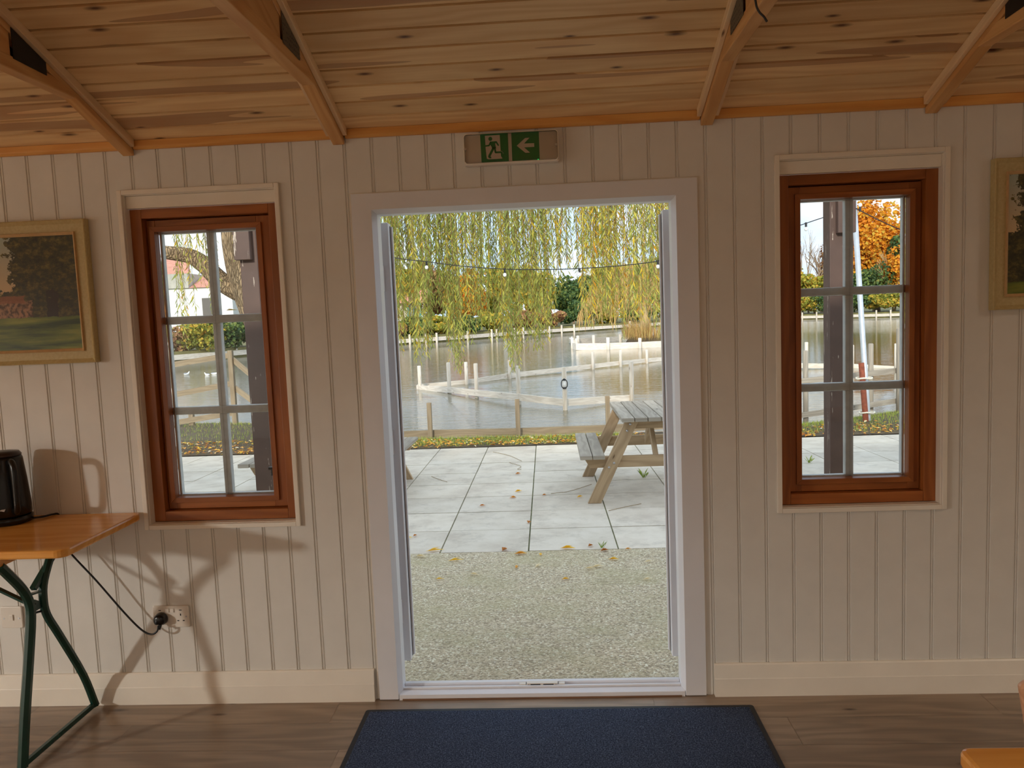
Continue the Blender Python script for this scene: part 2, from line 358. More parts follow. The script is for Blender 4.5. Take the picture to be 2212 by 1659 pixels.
    def build(s, name, mat, parent=None, bevel=0.0, smooth=False, local=False, kind=None):
        me = bpy.data.meshes.new(name); off = V((0, 0, 0))
        if parent is not None and not local:
            r = parent
            while r.parent is not None: r = r.parent
            off = r.location
        me.from_pydata([tuple(p-off) for p in s.v], [], s.f); me.update()
        uvl = me.uv_layers.new(name='UVMap'); i = 0
        flat = [c for q in s.u for c in q]
        uvl.data.foreach_set('uv', [x for c in flat for x in c])
        if any(t is not None for t in s.t):
            at = me.attributes.new('tint', 'FLOAT', 'FACE'); at.data.foreach_set('value', [t if t is not None else .5 for t in s.t])
        if smooth: me.polygons.foreach_set('use_smooth', [True]*len(me.polygons))
        me.materials.append(M[mat] if isinstance(mat, str) else mat)
        o = bpy.data.objects.new(name, me); COL.objects.link(o)
        if parent is not None: o.parent = parent
        if bevel:
            b = o.modifiers.new('bevel', 'BEVEL'); b.width = bevel; b.segments = 2; b.limit_method = 'ANGLE'; b.angle_limit = .6
        if kind: o['kind'] = kind
        return o

def empty(name, loc=(0, 0, 0), rot=(0, 0, 0)):
    o = bpy.data.objects.new(name, None); COL.objects.link(o); o.location = loc; o.rotation_euler = rot; o.empty_display_size = .05; return o
def tag(o, label, cat, group=None, kind=None):
    o['label'] = label; o['category'] = cat
    if group: o['group'] = group
    if kind: o['kind'] = kind
    return o
def struct(o, label=None):
    o['kind'] = 'structure'
    if label: o['label'] = label
    return o
def copy_tree(o, parent=None):
    c = o.copy(); COL.objects.link(c)
    if parent is not None: c.parent = parent
    for ch in list(o.children): copy_tree(ch, c)
    return c
def spline(pts, n=8):
    pts = [V(p) for p in pts]; out = []
    q = [pts[0]*2-pts[1]] + pts + [pts[-1]*2-pts[-2]]
    for i in range(1, len(q)-2):
        for j in range(n):
            t = j/n; a, b, c, d = q[i-1], q[i], q[i+1], q[i+2]
            out.append(.5*((2*b)+(c-a)*t+(2*a-5*b+4*c-d)*t*t+(3*b-a-3*c+d)*t*t*t))
    return out+[pts[-1]]

# ================================================================== THE ROOM
XL, XR, YB = -8.0, 5.2, -6.8
ANG = 19.5; TAN = math.tan(math.radians(ANG)); CZ = 2.186
RIDGE = -3.4
def cz(Y): return CZ + TAN*(-Y if Y >= RIDGE else (Y-2*RIDGE))
holes = [(-1.600, -1.008, .722, 2.000), (.836, 1.424, .722, 2.008), (-.732, .552, -.1, 1.962)]
WT = .13
# the boarded wall that holds the door: beaded boards run floor to eaves
b = MB(); P = .1015; gx = -1.9641
prof = []
kmin = int((XL-gx)//P); kmax = int((XR-gx)//P)+1
for kk in range(kmin, kmax):
    x = gx+kk*P
    prof += [(x-.001, 0), (x+.0008, .0045), (x+.0032, .0045), (x+.0045, .0012), (x+.008, .0012), (x+.0093, .0045), (x+.0117, .0045), (x+.0135, 0)]
prof = [(XL, 0)] + [p for p in prof if XL < p[0] < XR] + [(XR, 0)]
cuts = sorted({h[i] for h in holes for i in (0, 1)})
pp = []
for (x0, y0), (x1, y1) in zip(prof, prof[1:]):
    pp.append((x0, y0))
    for c in cuts:
        if x0 < c < x1: pp.append((c, y0+(y1-y0)*(c-x0)/(x1-x0)))
pp.append(prof[-1])
def zspans(x, z0, z1):
    hs = sorted((max(h[2], z0), min(h[3], z1)) for h in holes if h[0] < x < h[1]); out = []; z = z0
    for a, c in hs:
        if a > z: out.append((z, a))
        z = max(z, c)
    if z < z1: out.append((z, z1))
    return out
for (x0, y0), (x1, y1) in zip(pp, pp[1:]):
    for za, zb in zspans((x0+x1)/2, -.05, CZ+.02):
        i = b.add([(x0, y0, za), (x1, y1, za), (x1, y1, zb), (x0, y0, zb)]); b.face((i, i+1, i+2, i+3))
xs = [XL-.12]+cuts+[XR+.12]
for x0, x1 in zip(xs, xs[1:]):
    for za, zb in zspans((x0+x1)/2, -.25, CZ+.02): b.span(x0, x1, .006, WT, za, zb)
struct(b.build('wall_front', 'wall'), 'cream painted beaded board wall around the open doorway')
struct(MB().span(XL-.12, XL, YB-.12, .006, -.2, 3.6).build('wall_left', 'wall')); struct(MB().span(XR, XR+.12, YB-.12, .006, -.2, 3.6).build('wall_right', 'wall'))
struct(MB().span(XL-.12, XR+.12, YB-.12, YB, -.2, 3.6).build('wall_back', 'wall'))
# ceiling: pine boards on both slopes
b = MB(); pitch = .0868; cc, ss = math.cos(math.radians(ANG)), math.sin(math.radians(ANG))
def slope(sign, t, d=0.0):   # t along the slope from the eaves, d into the roof
    if sign > 0: return (-t*cc + d*ss, CZ + t*ss + d*cc)
    return (2*RIDGE + t*cc - d*ss, CZ + t*ss + d*cc)
T = -RIDGE/cc
for sign in (1, -1):
    n = int(T/pitch)+1
    for i in range(-1, n):
        t0 = i*pitch-.0005; t1 = min(t0+pitch, T+.02)
        prf = [(t0, .012), (t0+.0065, .012), (t0+.0085, 0), (t1-.0015, 0), (t1, .012)]
        xs = [XL, XR]
        for xa, xb in zip(xs, xs[1:]):
            ou, ov = b.board()
            for (ta, da), (tb, db) in zip(prf, prf[1:]):
                ya, za = slope(sign, ta, da); yb, zb = slope(sign, tb, db)
                j = b.add([(xa, ya, za), (xb, ya, za), (xb, yb, zb), (xa, yb, zb)])
                b.face((j, j+1, j+2, j+3), [(ou, ov+ta-t0), (ou+xb-xa, ov+ta-t0), (ou+xb-xa, ov+tb-t0), (ou, ov+tb-t0)])
struct(b.build('ceiling', 'ceil'), 'pine boarded pitched ceiling')
b = MB()
for sign in (1, -1):
    pts = [V((XL-.3, *slope(sign, -.36, .012))), V((XL-.3, *slope(sign, T+.03, .012))), V((XL-.3, *slope(sign, T+.03, .10))), V((XL-.3, *slope(sign, -.36, .10)))]
    b.prism(pts, (XR-XL+.6, 0, 0))
struct(b.build('roof_slab', 'greyroof'))
# floor
b = MB(); y = .004; row = 0
while y > YB:
    x = XL-random.uniform(0, 1.1); y1 = y-.178
    while x < XR:
        x1 = x+1.22; ou, ov = b.board(); a, c = max(x, XL), min(x1, XR)
        i = b.add([(a+.0006, y1+.0006, 0), (c-.0006, y1+.0006, 0), (c-.0006, y-.0006, 0), (a+.0006, y-.0006, 0)])
        b.face((i, i+1, i+2, i+3), [(ou, ov), (ou+c-a, ov), (ou+c-a, ov+.178), (ou, ov+.178)]); x = x1
    y = y1
b.span(XL-.1, XR+.1, YB-.1, .0, -.15, -.002)
struct(b.build('floor', 'floor'), 'grey brown wood plank floor')
# cornice strip
b = MB(); ins = (-1.585, -1.533, -.785, -.732, .560, .612, 1.348, 1.398); xs = [XL]+list(ins)+[XR]
for i in range(0, len(xs), 2):
    b.prism([(xs[i], -.0005, CZ-.026), (xs[i], -.014, CZ-.026), (xs[i], -.022, CZ-.017), (xs[i], -.022, CZ+.0065), (xs[i], -.0005, CZ-.001)], (xs[i+1]-xs[i], 0, 0))
struct(b.build('trim_1', 'cornice', bevel=.002), 'orange pine cornice strip under the ceiling')
# skirting
def skirting(name, x0, x1):
    pr = [(-.0005, 0), (-.020, 0), (-.020, .070), (-.0185, .0725), (-.012, .122), (-.008, .127), (-.0005, .127)]
    struct(MB().prism([(x0, y, z) for y, z in pr], (x1-x0, 0, 0)).build(name, 'trimw'), 'cream painted skirting board')
skirting('baseboard_left', XL, -.742); skirting('baseboard_right', .578, XR)

# roof trusses ------------------------------------------------------
def truss(x0, x1, side, label, cut=None):
    """rafter under the ceiling, level tie, web and dark nail plate; side = +1 when the right face is the one seen"""
    xm = (x0+x1)/2; r = empty('roof_truss', (xm, 0, CZ)); tag(r, label, 'roof truss', 'pine roof trusses')
    for sgn in (1, -1):
        def sl(Y, d): return CZ + TAN*(-Y) - d if sgn > 0 else CZ + TAN*(Y-2*RIDGE) - d
        ye = -.003 if sgn > 0 else 2*RIDGE+.003
        yt = RIDGE
        pts = [(x0, ye, sl(ye, .048)), (x0, yt, sl(yt, .050)), (x0, yt, sl(yt, -.001)), (x0, ye, sl(ye, -.001))]
        MB().prism(pts, (x1-x0, 0, 0)).build('rafter', 'truss', r, .003)
        for sd in (1, -1):
            xa = x1+.0006 if sd > 0 else x0-.0166
            ye2 = -.028 if sgn > 0 else 2*RIDGE+.028
            MB().prism([(xa, ye2, sl(ye2, .030)), (xa, yt, sl(yt, .030)), (xa, yt, sl(yt, -.0005)), (xa, ye2, sl(ye2, -.0005))], (.016, 0, 0)).build('fillet', 'fillet', r, .002)
        m = lambda Y: Y if sgn > 0 else 2*RIDGE-Y
        MB().prism([(x0+.004, m(-.64), sl(m(-.64), .050)), (x0+.004, m(-.64), 2.298), (x0+.004, m(-1.5), 2.298), (x0+.004, m(-1.5), sl(m(-1.5), .050))], (x1-x0-.008, 0, 0)).build('web_board', 'truss', r, .001)
        for sd in (1, -1):
            xa = x1+.0005 if sd > 0 else x0-.0022
            MB().prism([(xa, m(-.487), 2.287), (xa, m(-.636), 2.291), (xa, m(-.636), sl(m(-.636), .032)), (xa, m(-.487), sl(m(-.487), .032))], (.0017, 0, 0)).build('nail_plate', 'plate2' if abs(xm) < 1 else 'plate', r)
    zt = 2.258
    MB().prism([(x0+.0005, -.325, zt), (x0+.0005, 2*RIDGE+.325, zt), (x0+.0005, 2*RIDGE+.44, zt+.040), (x0+.0005, -.44, zt+.040)], (x1-x0-.001, 0, 0)).build('tie_beam', 'truss', r, .003)
    return r
truss(-1.580, -1.537, 1, 'pine roof truss above the landscape painting, leftmost of the four')
truss(-.781, -.737, 1, 'pine roof truss landing between the left window and the doorway')
t3 = truss(.563, .607, -1, 'pine roof truss with a dark wire over it, right of the exit sign')
truss(1.351, 1.394, -1, 'pine roof truss landing over the right window')
# wire over the third truss
w0 = [on_y(x, y, -.99) for x, y in ((1629, -14), (1632, 2), (1635, 16), (1641, 27), (1650, 36), (1657, 47))]
wire = MB().tube(spline(w0, 5), .0026, 6).build('cable_end', 'blackm')
tag(wire, 'short dark cable hanging over the truss right of the exit sign', 'cable')

# windows -----------------------------------------------------------
def window(name, x0, x1, z0, z1, gx0, gx1, gz0, gz1, hbars, vbar, label):
    r = empty(name, ((x0+x1)/2, 0, z0)); struct(r, label); B = lambda: MB()
    e = .014; zf = z1-.052   # zf: underside of the white packing board
    c = MB()
    c.span(x0-e, x0+.004, -.013, -.0005, z0-e, z1+e).span(x1-.004, x1+e, -.013, -.0005, z0-e, z1+e).span(x0+.004, x1-.004, -.013, -.0005, z1-.004, z1+e).span(x0+.004, x1-.004, -.013, -.0005, z0-e, z0+.004)
    c.span(x0+.0005, x0+.006, -.0005, .036, z0, z1).span(x1-.006, x1-.0005, -.0005, .036, z0, z1).span(x0+.006, x1-.006, -.0005, .036, z0, z0+.006).span(x0+.006, x1-.006, -.0005, .036, z1-.006, z1)
    c.build('casing', 'trimw', r, .002)
    MB().span(x0+.0065, x1-.0065, .012, .034, zf, z1-.0065).build('packing_board', 'trimw', r, .001)
    f = MB(); o = .0025; t = .046
    a0, a1, q0, q1 = x0+o, x1-o, z0+.0065, zf
    f.span(a0, a0+t, .036, .125, q0, q1).span(a1-t, a1, .036, .125, q0, q1).span(a0+t, a1-t, .036, .125, q1-.036, q1).span(a0+t, a1-t, .036, .125, q0, q0+.040)
    f.span(a0+t, a1-t, .1135, .125, q1-.050, q1-.036).span(a0+t, a1-t, .1135, .125, q0+.04, q0+.052).span(a0+t, a0+t+.012, .1135, .125, q0+.052, q1-.05).span(a1-t-.012, a1-t, .1135, .125, q0+.052, q1-.05)  # stops added to block daylight leaking through the gap around the sash
    f.build('frame', 'win', r, .002)
    s_ = MB(); sx0, sx1, sz0, sz1 = a0+t+.002, a1-t-.002, q0+.042, q1-.040
    s_.span(sx0, gx0, .068, .112, sz0, sz1).span(gx1, sx1, .068, .112, sz0, sz1).span(gx0, gx1, .068, .112, gz1, sz1).span(gx0, gx1, .068, .112, sz0, gz0)
    sash = s_.build('sash', 'win', r, .0015)
    bd = MB(); w = .020
    for (A, Bp, Cc, D) in (((gx0, gz0), (gx1, gz0), (gx1+w, gz0-w), (gx0-w, gz0-w)), ((gx1, gz0), (gx1, gz1), (gx1+w, gz1+w), (gx1+w, gz0-w)), ((gx1, gz1), (gx0, gz1), (gx0-w, gz1+w), (gx1+w, gz1+w)), ((gx0, gz1), (gx0, gz0), (gx0-w, gz0-w), (gx0-w, gz1+w))):
        bd.prism([(p[0], .0585, p[1]) for p in (A, Bp, Cc, D)], (0, .0093, 0))
    bd.build('glazing_bead', 'win', sash, .001)
    ed = MB(); q = .005
    ed.span(gx0, gx0+q, .108, .128, gz0, gz1).span(gx1-q, gx1, .108, .128, gz0, gz1).span(gx0+q, gx1-q, .108, .128, gz1-q, gz1).span(gx0+q, gx1-q, .108, .128, gz0, gz0+q)
    ed.build('outer_bead', 'barw', r)
    hb = .0155
    zs = [gz0]+sorted(hbars)+[gz1]
    for z in sorted(hbars): MB().span(gx0+q, gx1-q, .1, .128, z-hb, z+hb).build('glazing_bar', 'barw', r, .003)
    for za, zb in zip(zs, zs[1:]):
        MB().span(vbar-hb, vbar+hb, .1, .128, za+(hb if za != gz0 else q), zb-(hb if zb != gz1 else q)).build('glazing_bar', 'barw', r, .003)
        for xa, xb in ((gx0, vbar), (vbar, gx1)):
            MB().span(xa+.0005, xb-.0005, .0935, .0975, za+.0005, zb-.0005).build('pane', 'pane', r)
    # reveal lining between the frame and the cladding outside
    return r
LWv = on_y(477, 780, .115).x; RWv = on_y(1831.5, 730, .115).x
window('window_1', -1.600, -1.008, .722, 2.000, -1.517, -1.117, .816, 1.863, (on_y(470, 689, .115).z, on_y(480, 884, .115).z), LWv, 'small pine casement window left of the door')
window('window_2', .836, 1.424, .722, 2.008, .935, 1.330, .819, 1.870, (on_y(1831, 628.5, .115).z, on_y(1831, 834, .115).z), RWv, 'small pine casement window right of the door')
lf = MB(); p0 = on_y(497, 677, .112); lf.leaf((p0.x-.018, .118, p0.z+.0115), V((.98, .05, .03)).normalized(), V((0, 1, .1)).normalized(), .048, .012, .8)
lf.leaf((p0.x-.018, .1175, p0.z+.0125), V((.9, -.1, .12)).normalized(), V((0, .8, .5)).normalized(), .03, .009, .85)
tag(lf.build('fallen_leaf', 'litter'), 'yellow leaf lying on the upper glazing bar of the left window', 'leaf')

# door ---------------------------------------------------------------
D = empty('door_1', (-.09, 0, 0)); struct(D, 'white double door frame, both leaves folded open outside')
dx0, dx1, dz1 = -.724, .546, 1.957; ix0, ix1, iz1 = -.650, .469, 1.898; jx0, jx1, jz1 = -.636, .455, 1.883
def ring(mb, A, Bq, ya, yb):   # three-sided ring: outer A=(x0,x1,z1) at ya, inner Bq at yb
    zl = .004
    for (p, q, r_, s_) in ((((A[0], ya, zl), (A[0], ya, A[2]), (Bq[0], yb, Bq[2]), (Bq[0], yb, zl))), (((A[0], ya, A[2]), (A[1], ya, A[2]), (Bq[1], yb, Bq[2]), (Bq[0], yb, Bq[2]))), (((A[1], ya, A[2]), (A[1], ya, zl), (Bq[1], yb, zl), (Bq[1], yb, Bq[2])))):
        i = mb.add([p, q, r_, s_]); mb.face((i, i+1, i+2, i+3))
m = MB(); yf = -.012
ring(m, (dx0, dx1, dz1), (dx0, dx1, dz1), .085, yf); ring(m, (dx0, dx1, dz1), (ix0, ix1, iz1), yf, yf)
ring(m, (ix0, ix1, iz1), (jx0, jx1, jz1), yf, .018); ring(m, (jx0, jx1, jz1), (jx0, jx1, jz1), .018, .075)
ring(m, (jx0, jx1, jz1), (dx0, dx1, dz1), .075, .085)
m.build('door_frame', 'upvc', D)
m = MB(); ring(m, (dx0-.0005, dx1+.0005, dz1+.0005), (dx0-.008, dx1+.008, dz1+.005), .0, -.004); ring(m, (dx0-.008, dx1+.008, dz1+.005), (dx0-.008, dx1+.008, dz1+.005), -.004, .01)
m.build('cover_strip', 'trimw', D)
m = MB().prism([(jx0-.01, -.012, .002), (jx0-.01, -.010, .020), (jx0-.01, .016, .026), (jx0-.01, .085, .026), (jx0-.01, .085, -.05), (jx0-.01, -.012, -.0)], (jx1-jx0+.02, 0, 0)); m.build('door_sill', 'upvc', D, .001)
m = MB().span(jx0+.001, jx1-.001, .022, .030, .0262, .034).span(jx0+.001, jx1-.001, .055, .075, .0262, .036); m.build('sill_rail', 'upvc', D, .001)
kp = MB().span(-.146, -.024, .032, .052, .0262, .040).span(-.176, -.150, .034, .052, .0262, .036).span(-.020, .004, .034, .052, .0262, .036).build('lock_keep', 'white', D, .0015)
MB().span(-.131, -.092, .0312, .0325, .029, .0365).span(-.081, -.040, .0312, .0325, .029, .0365).build('keep_slot', 'blackm', kp)
MB().tube([(-.139, .0305, .033), (-.139, .0325, .033)], .0035, 10).tube([(-.031, .0305, .033), (-.031, .0325, .033)], .0035, 10).build('screw', 'silver', kp)
MB().span(jx0+.003, jx1-.003, -.0165, -.0125, .0006, .006).build('sill_edge', 'cork', D)
def door_leaf(xh, sgn, w):
    """folded flat against the outer wall; xh = hinge side edge seen inside the opening"""
    x1 = xh-sgn*w; xa, xb = min(xh, x1), max(xh, x1); z0, z1 = .085, 1.868; y0, y1 = .150, .205; st = .09
    L = MB()
    L.span(xa, xa+st, y0, y1, z0, z1).span(xb-st, xb, y0, y1, z0, z1).span(xa+st, xb-st, y0, y1, z1-st, z1).span(xa+st, xb-st, y0, y1, z0, z0+.2).span(xa+st, xb-st, y0, y1, .92, 1.02)
    o = L.build('door_leaf', 'upvc', D, .003)
    MB().span(xa+st+.001, xb-st-.001, y0+.015, y1-.015, z0+.201, .919).build('lower_panel', 'upvc', o)
    MB().span(xa+st+.001, xb-st-.001, y0+.022, y1-.022, 1.021, z1-st-.001).build('glass', 'pane', o)
    # raised rebate lip and gasket on the hinge edge
    MB().span(min(xh, xh+sgn*.009), max(xh, xh+sgn*.009), .188, .205, z0+.01, z1-.012).build('rebate_lip', 'upvc', o, .001)
    MB().span(min(xh, xh+sgn*.0015), max(xh, xh+sgn*.0015), .183, .1875, z0+.008, z1-.01).build('gasket', 'blackm', o)
    for z in (.3, 1.0, 1.65): MB().tube([(xh-sgn*.03, .1425, z-.05), (xh-sgn*.03, .1425, z+.05)], .0075, 10).build('hinge', 'upvc', o)
    return o
door_leaf(-.6245, 1, .525); door_leaf(.4430, -1, .497)
hk = MB(); q = on_y(590, 1010, .235); hk.bar((q.x-.012, .222, q.z), (q.x+.022, .222, q.z), .02, .011).tube([(q.x+.0, .222, q.z-.03), (q.x, .222, q.z+.002)], .006, 8)
hk.build('cabin_hook', 'blackm', D)

# exit sign -----------------------------------------------------------
E = empty('exit_sign', (-.122, 0, 2.03)); tag(E, 'green running man exit sign with left arrow in a clear case above the door', 'exit sign')
ex0, ez1, EW, EH = -.295, 2.147, .347, .113
def rr(x0, x1, z0, z1, r, n=5):
    out = []
    for (cx, cz_, a0) in ((x1-r, z1-r, 0), (x0+r, z1-r, 90), (x0+r, z0+r, 180), (x1-r, z0+r, 270)):
        for i in range(n+1): a = math.radians(a0+90*i/n); out.append((cx+r*math.cos(a), cz_+r*math.sin(a)))
    return out
MB().prism([(x, -.0008, z) for x, z in rr(ex0, ex0+EW, ez1-EH, ez1, .012)], (0, -.016, 0)).build('housing', 'white', E, .003)
MB().prism([(x, -.017, z) for x, z in rr(ex0+.005, ex0+EW-.005, ez1-EH+.010, ez1-.004, .009)], (0, -.012, 0)).build('back_plate', 'signw', E, .001)
def sg(px, py):
    v = (py-(240-(px-115)*.0557))/615*EH; u = (px-105-(v/EH)*22)/1885*EW
    return (ex0+u, ez1-v)
def sgpoly(mb, pts, y, t): mb.prism([(*([sg(*p)[0]]), y, sg(*p)[1]) for p in pts], (0, -t, 0)); return mb
def stroke(mb, pts, w, y, t):
    for a, c in zip(pts, pts[1:]):
        A, C = sg(*a), sg(*c); dx, dz = C[0]-A[0], C[1]-A[1]; L = math.hypot(dx, dz) or 1; nx, nz = -dz/L*w*.5*EW/1885, dx/L*w*.5*EW/1885
        mb.prism([(A[0]+nx, y, A[1]+nz), (A[0]-nx, y, A[1]-nz), (C[0]-nx, y, C[1]-nz), (C[0]+nx, y, C[1]+nz)], (0, -t, 0))
    for p in pts:
        A = sg(*p); r = w*.5*EW/1885; mb.prism([(A[0]+r*math.cos(i*PI/6), y, A[1]+r*math.sin(i*PI/6)) for i in range(12)], (0, -t, 0))
    return mb
pn = sgpoly(MB(), [(447, 232), (995, 201), (1014, 750), (474, 778)], -.0292, .0012).build('running_man_panel', 'signg', E)
pic = sgpoly(MB(), [(543, 262), (835, 245), (852, 545), (858, 648), (890, 700), (700, 712), (610, 715), (578, 702), (556, 500)], -.0305, .0007).build('white_doorway', 'signw', pn)
man = MB(); A = sg(650, 322); r = 39*EW/1885
man.prism([(A[0]+r*math.cos(i*PI/10), -.0313, A[1]+r*math.sin(i*PI/10)) for i in range(20)], (0, -.0005, 0))
sgpoly(man, [(640, 375), (772, 366), (745, 420), (765, 505), (690, 520), (672, 470), (650, 440)], -.0313, .0005)
stroke(man, [(655, 388), (622, 452), (548, 460)], 28, -.0313, .0005); stroke(man, [(765, 380), (806, 442)], 28, -.0313, .0005)
stroke(man, [(708, 505), (630, 650)], 46, -.0313, .0005); stroke(man, [(735, 490), (752, 582), (880, 576)], 34, -.0313, .0005)
sgpoly(man, [(600, 660), (660, 665), (672, 690), (640, 700), (618, 690)], -.0313, .0005)
man.build('running_man', 'signg', pn)
stroke(MB(), [(860, 556), (884, 562), (902, 598)], 9, -.0313, .0005).build('foot_outline', 'signw', pn)
pa = sgpoly(MB(), [(1062, 198), (1603, 165), (1622, 714), (1082, 745)], -.0292, .0012).build('arrow_panel', 'signg', E)
sgpoly(MB(), [(1170, 452), (1335, 302), (1420, 296), (1312, 408), (1512, 400), (1516, 470), (1315, 482), (1432, 582), (1340, 586)], -.0305, .0007).build('left_arrow', 'signw', pa)
A = sg(1592, 720); MB().tube([(A[0], -.0305, A[1]), (A[0], -.0325, A[1])], .0022, 8).build('indicator', 'led', pa)
# clear cover: open tray
c = MB(); outer = rr(ex0+.003, ex0+EW-.003, ez1-EH+.003, ez1-.003, .012)
c.prism([(x, -.044, z) for x, z in outer], (0, -.003, 0)).build('clear_cover', 'lens', E, .001, True)
rim = MB(); n = len(outer)
for i in range(n):
    j = (i+1) % n; (xa, za), (xb, zb) = outer[i], outer[j]; cx, cz2 = ex0+EW/2, ez1-EH/2
    q0 = (xa+(cx-xa)*.012, za+(cz2-za)*.035); q1 = (xb+(cx-xb)*.012, zb+(cz2-zb)*.035)
    i0 = rim.add([(xa, -.0172, za), (xb, -.0172, zb), (xb, -.0475, zb), (xa, -.0475, za), (q0[0], -.0485, q0[1]), (q1[0], -.0485, q1[1])])
    rim.face((i0, i0+3, i0+2, i0+1)); rim.face((i0+3, i0+4, i0+5, i0+2))
rim.build('cover_rim', 'rimw', E)
for x in (ex0+.009, ex0+EW-.010): MB().tube([(x, -.0475, ez1-EH*.5), (x, -.052, ez1-EH*.5)], .005, 14).build('cover_screw', 'silver', E)
MB().span(ex0+.004, ex0+EW-.004, -.046, -.016, ez1-EH-.002, ez1-EH+.008).build('bottom_lip', 'white', E, .003)

# pictures --------------------------------------------------------------
def picture(name, x0, x1, z0, z1, canvas, cov, label, dep=.032):
    r = empty(name, ((x0+x1)/2, 0, z0)); tag(r, label, 'painting')
    def rect(a): return [(x0+a, z0+a), (x1-a, z0+a), (x1-a, z1-a), (x0+a, z1-a)]
    def loft(mb, steps):
        for (a, ya), (c, yc) in zip(steps, steps[1:]):
            A, Cc = rect(a), rect(c)
            for i in range(4):
                j = (i+1) % 4; k0 = mb.add([(A[i][0], ya, A[i][1]), (A[j][0], ya, A[j][1]), (Cc[j][0], yc, Cc[j][1]), (Cc[i][0], yc, Cc[i][1])]); mb.face((k0, k0+1, k0+2, k0+3))
    a = MB(); loft(a, [(0.004, -.001), (0.0, -.004), (0, -dep), (.003, -dep-.002), (.016, -dep+.008), (cov-.011, -dep+.010)]); a.build('picture_frame', 'frame', r)
    a = MB(); loft(a, [(cov-.011, -dep+.0105), (cov-.010, -dep+.002), (cov, -dep+.012), (cov, -dep+.016)]); a.build('inner_slip', 'framelip', r)
    q = rect(cov-.001); a = MB(); i = a.add([(p[0], -dep+.0155, p[1]) for p in q]); a.face((i, i+1, i+2, i+3), [(0, 0), (1, 0), (1, 1), (0, 1)])
    a.span(x0+.01, x1-.01, -dep+.016, -.006, z0+.01, z1-.01)
    a.build('canvas', canvas, r)
picture('framed_painting', -2.56, -1.737, 1.373, 1.914, 'paintL', .056, 'cream framed oil painting of a big tree over a sunlit lawn, left wall end')
picture('framed_painting', 1.580, 2.32, 1.436, 1.968, 'paintR', .056, 'cream framed dark woodland painting right of the right window')

# sockets -----------------------------------------------------------------
def plate(x0, x1, z0, z1):
    return MB().prism([(x, -.0008, z) for x, z in rr(x0, x1, z0, z1, .006)], (0, -.0085, 0))
so = plate(-1.612, -1.466, .312, .400).build('wall_socket', 'white', None, .0025); tag(so, 'white double wall socket with a black plug in it', 'socket')
for x in (-1.553, -1.533): MB().span(x-.008, x+.008, -.0125, -.0094, .374, .390).build('rocker_switch', 'white', so, .002)
cxs = -1.500
for dx, dz, w, hh in ((0, .002, .004, .009), (-.011, -.022, .008, .004), (.011, -.022, .008, .004)): MB().span(cxs+dx-w/2, cxs+dx+w/2, -.0098, -.0094, .362+dz-hh/2, .362+dz+hh/2).build('pin_slot', 'blackm', so)
for x in (-1.583, -1.4995): MB().span(x-.005, x+.005, -.0098, -.0094, .381, .384).build('indicator_slot', 'blackm', so)
MB().tube([(-1.478, -.0094, .356), (-1.478, -.0105, .356)], .0035, 12).build('screw', 'silver', so)
sp_ = plate(-2.237, -2.149, .322, .410).build('light_switch', 'white', None, .0025); tag(sp_, 'white single switch plate low on the wall behind the table leg', 'switch')
MB().span(-2.200, -2.184, -.0135, -.0094, .354, .378).build('rocker_switch', 'white', sp_, .002)
for x in (-2.224, -2.162): MB().tube([(x, -.0094, .362), (x, -.0105, .362)], .0035, 10).build('screw', 'silver', sp_)

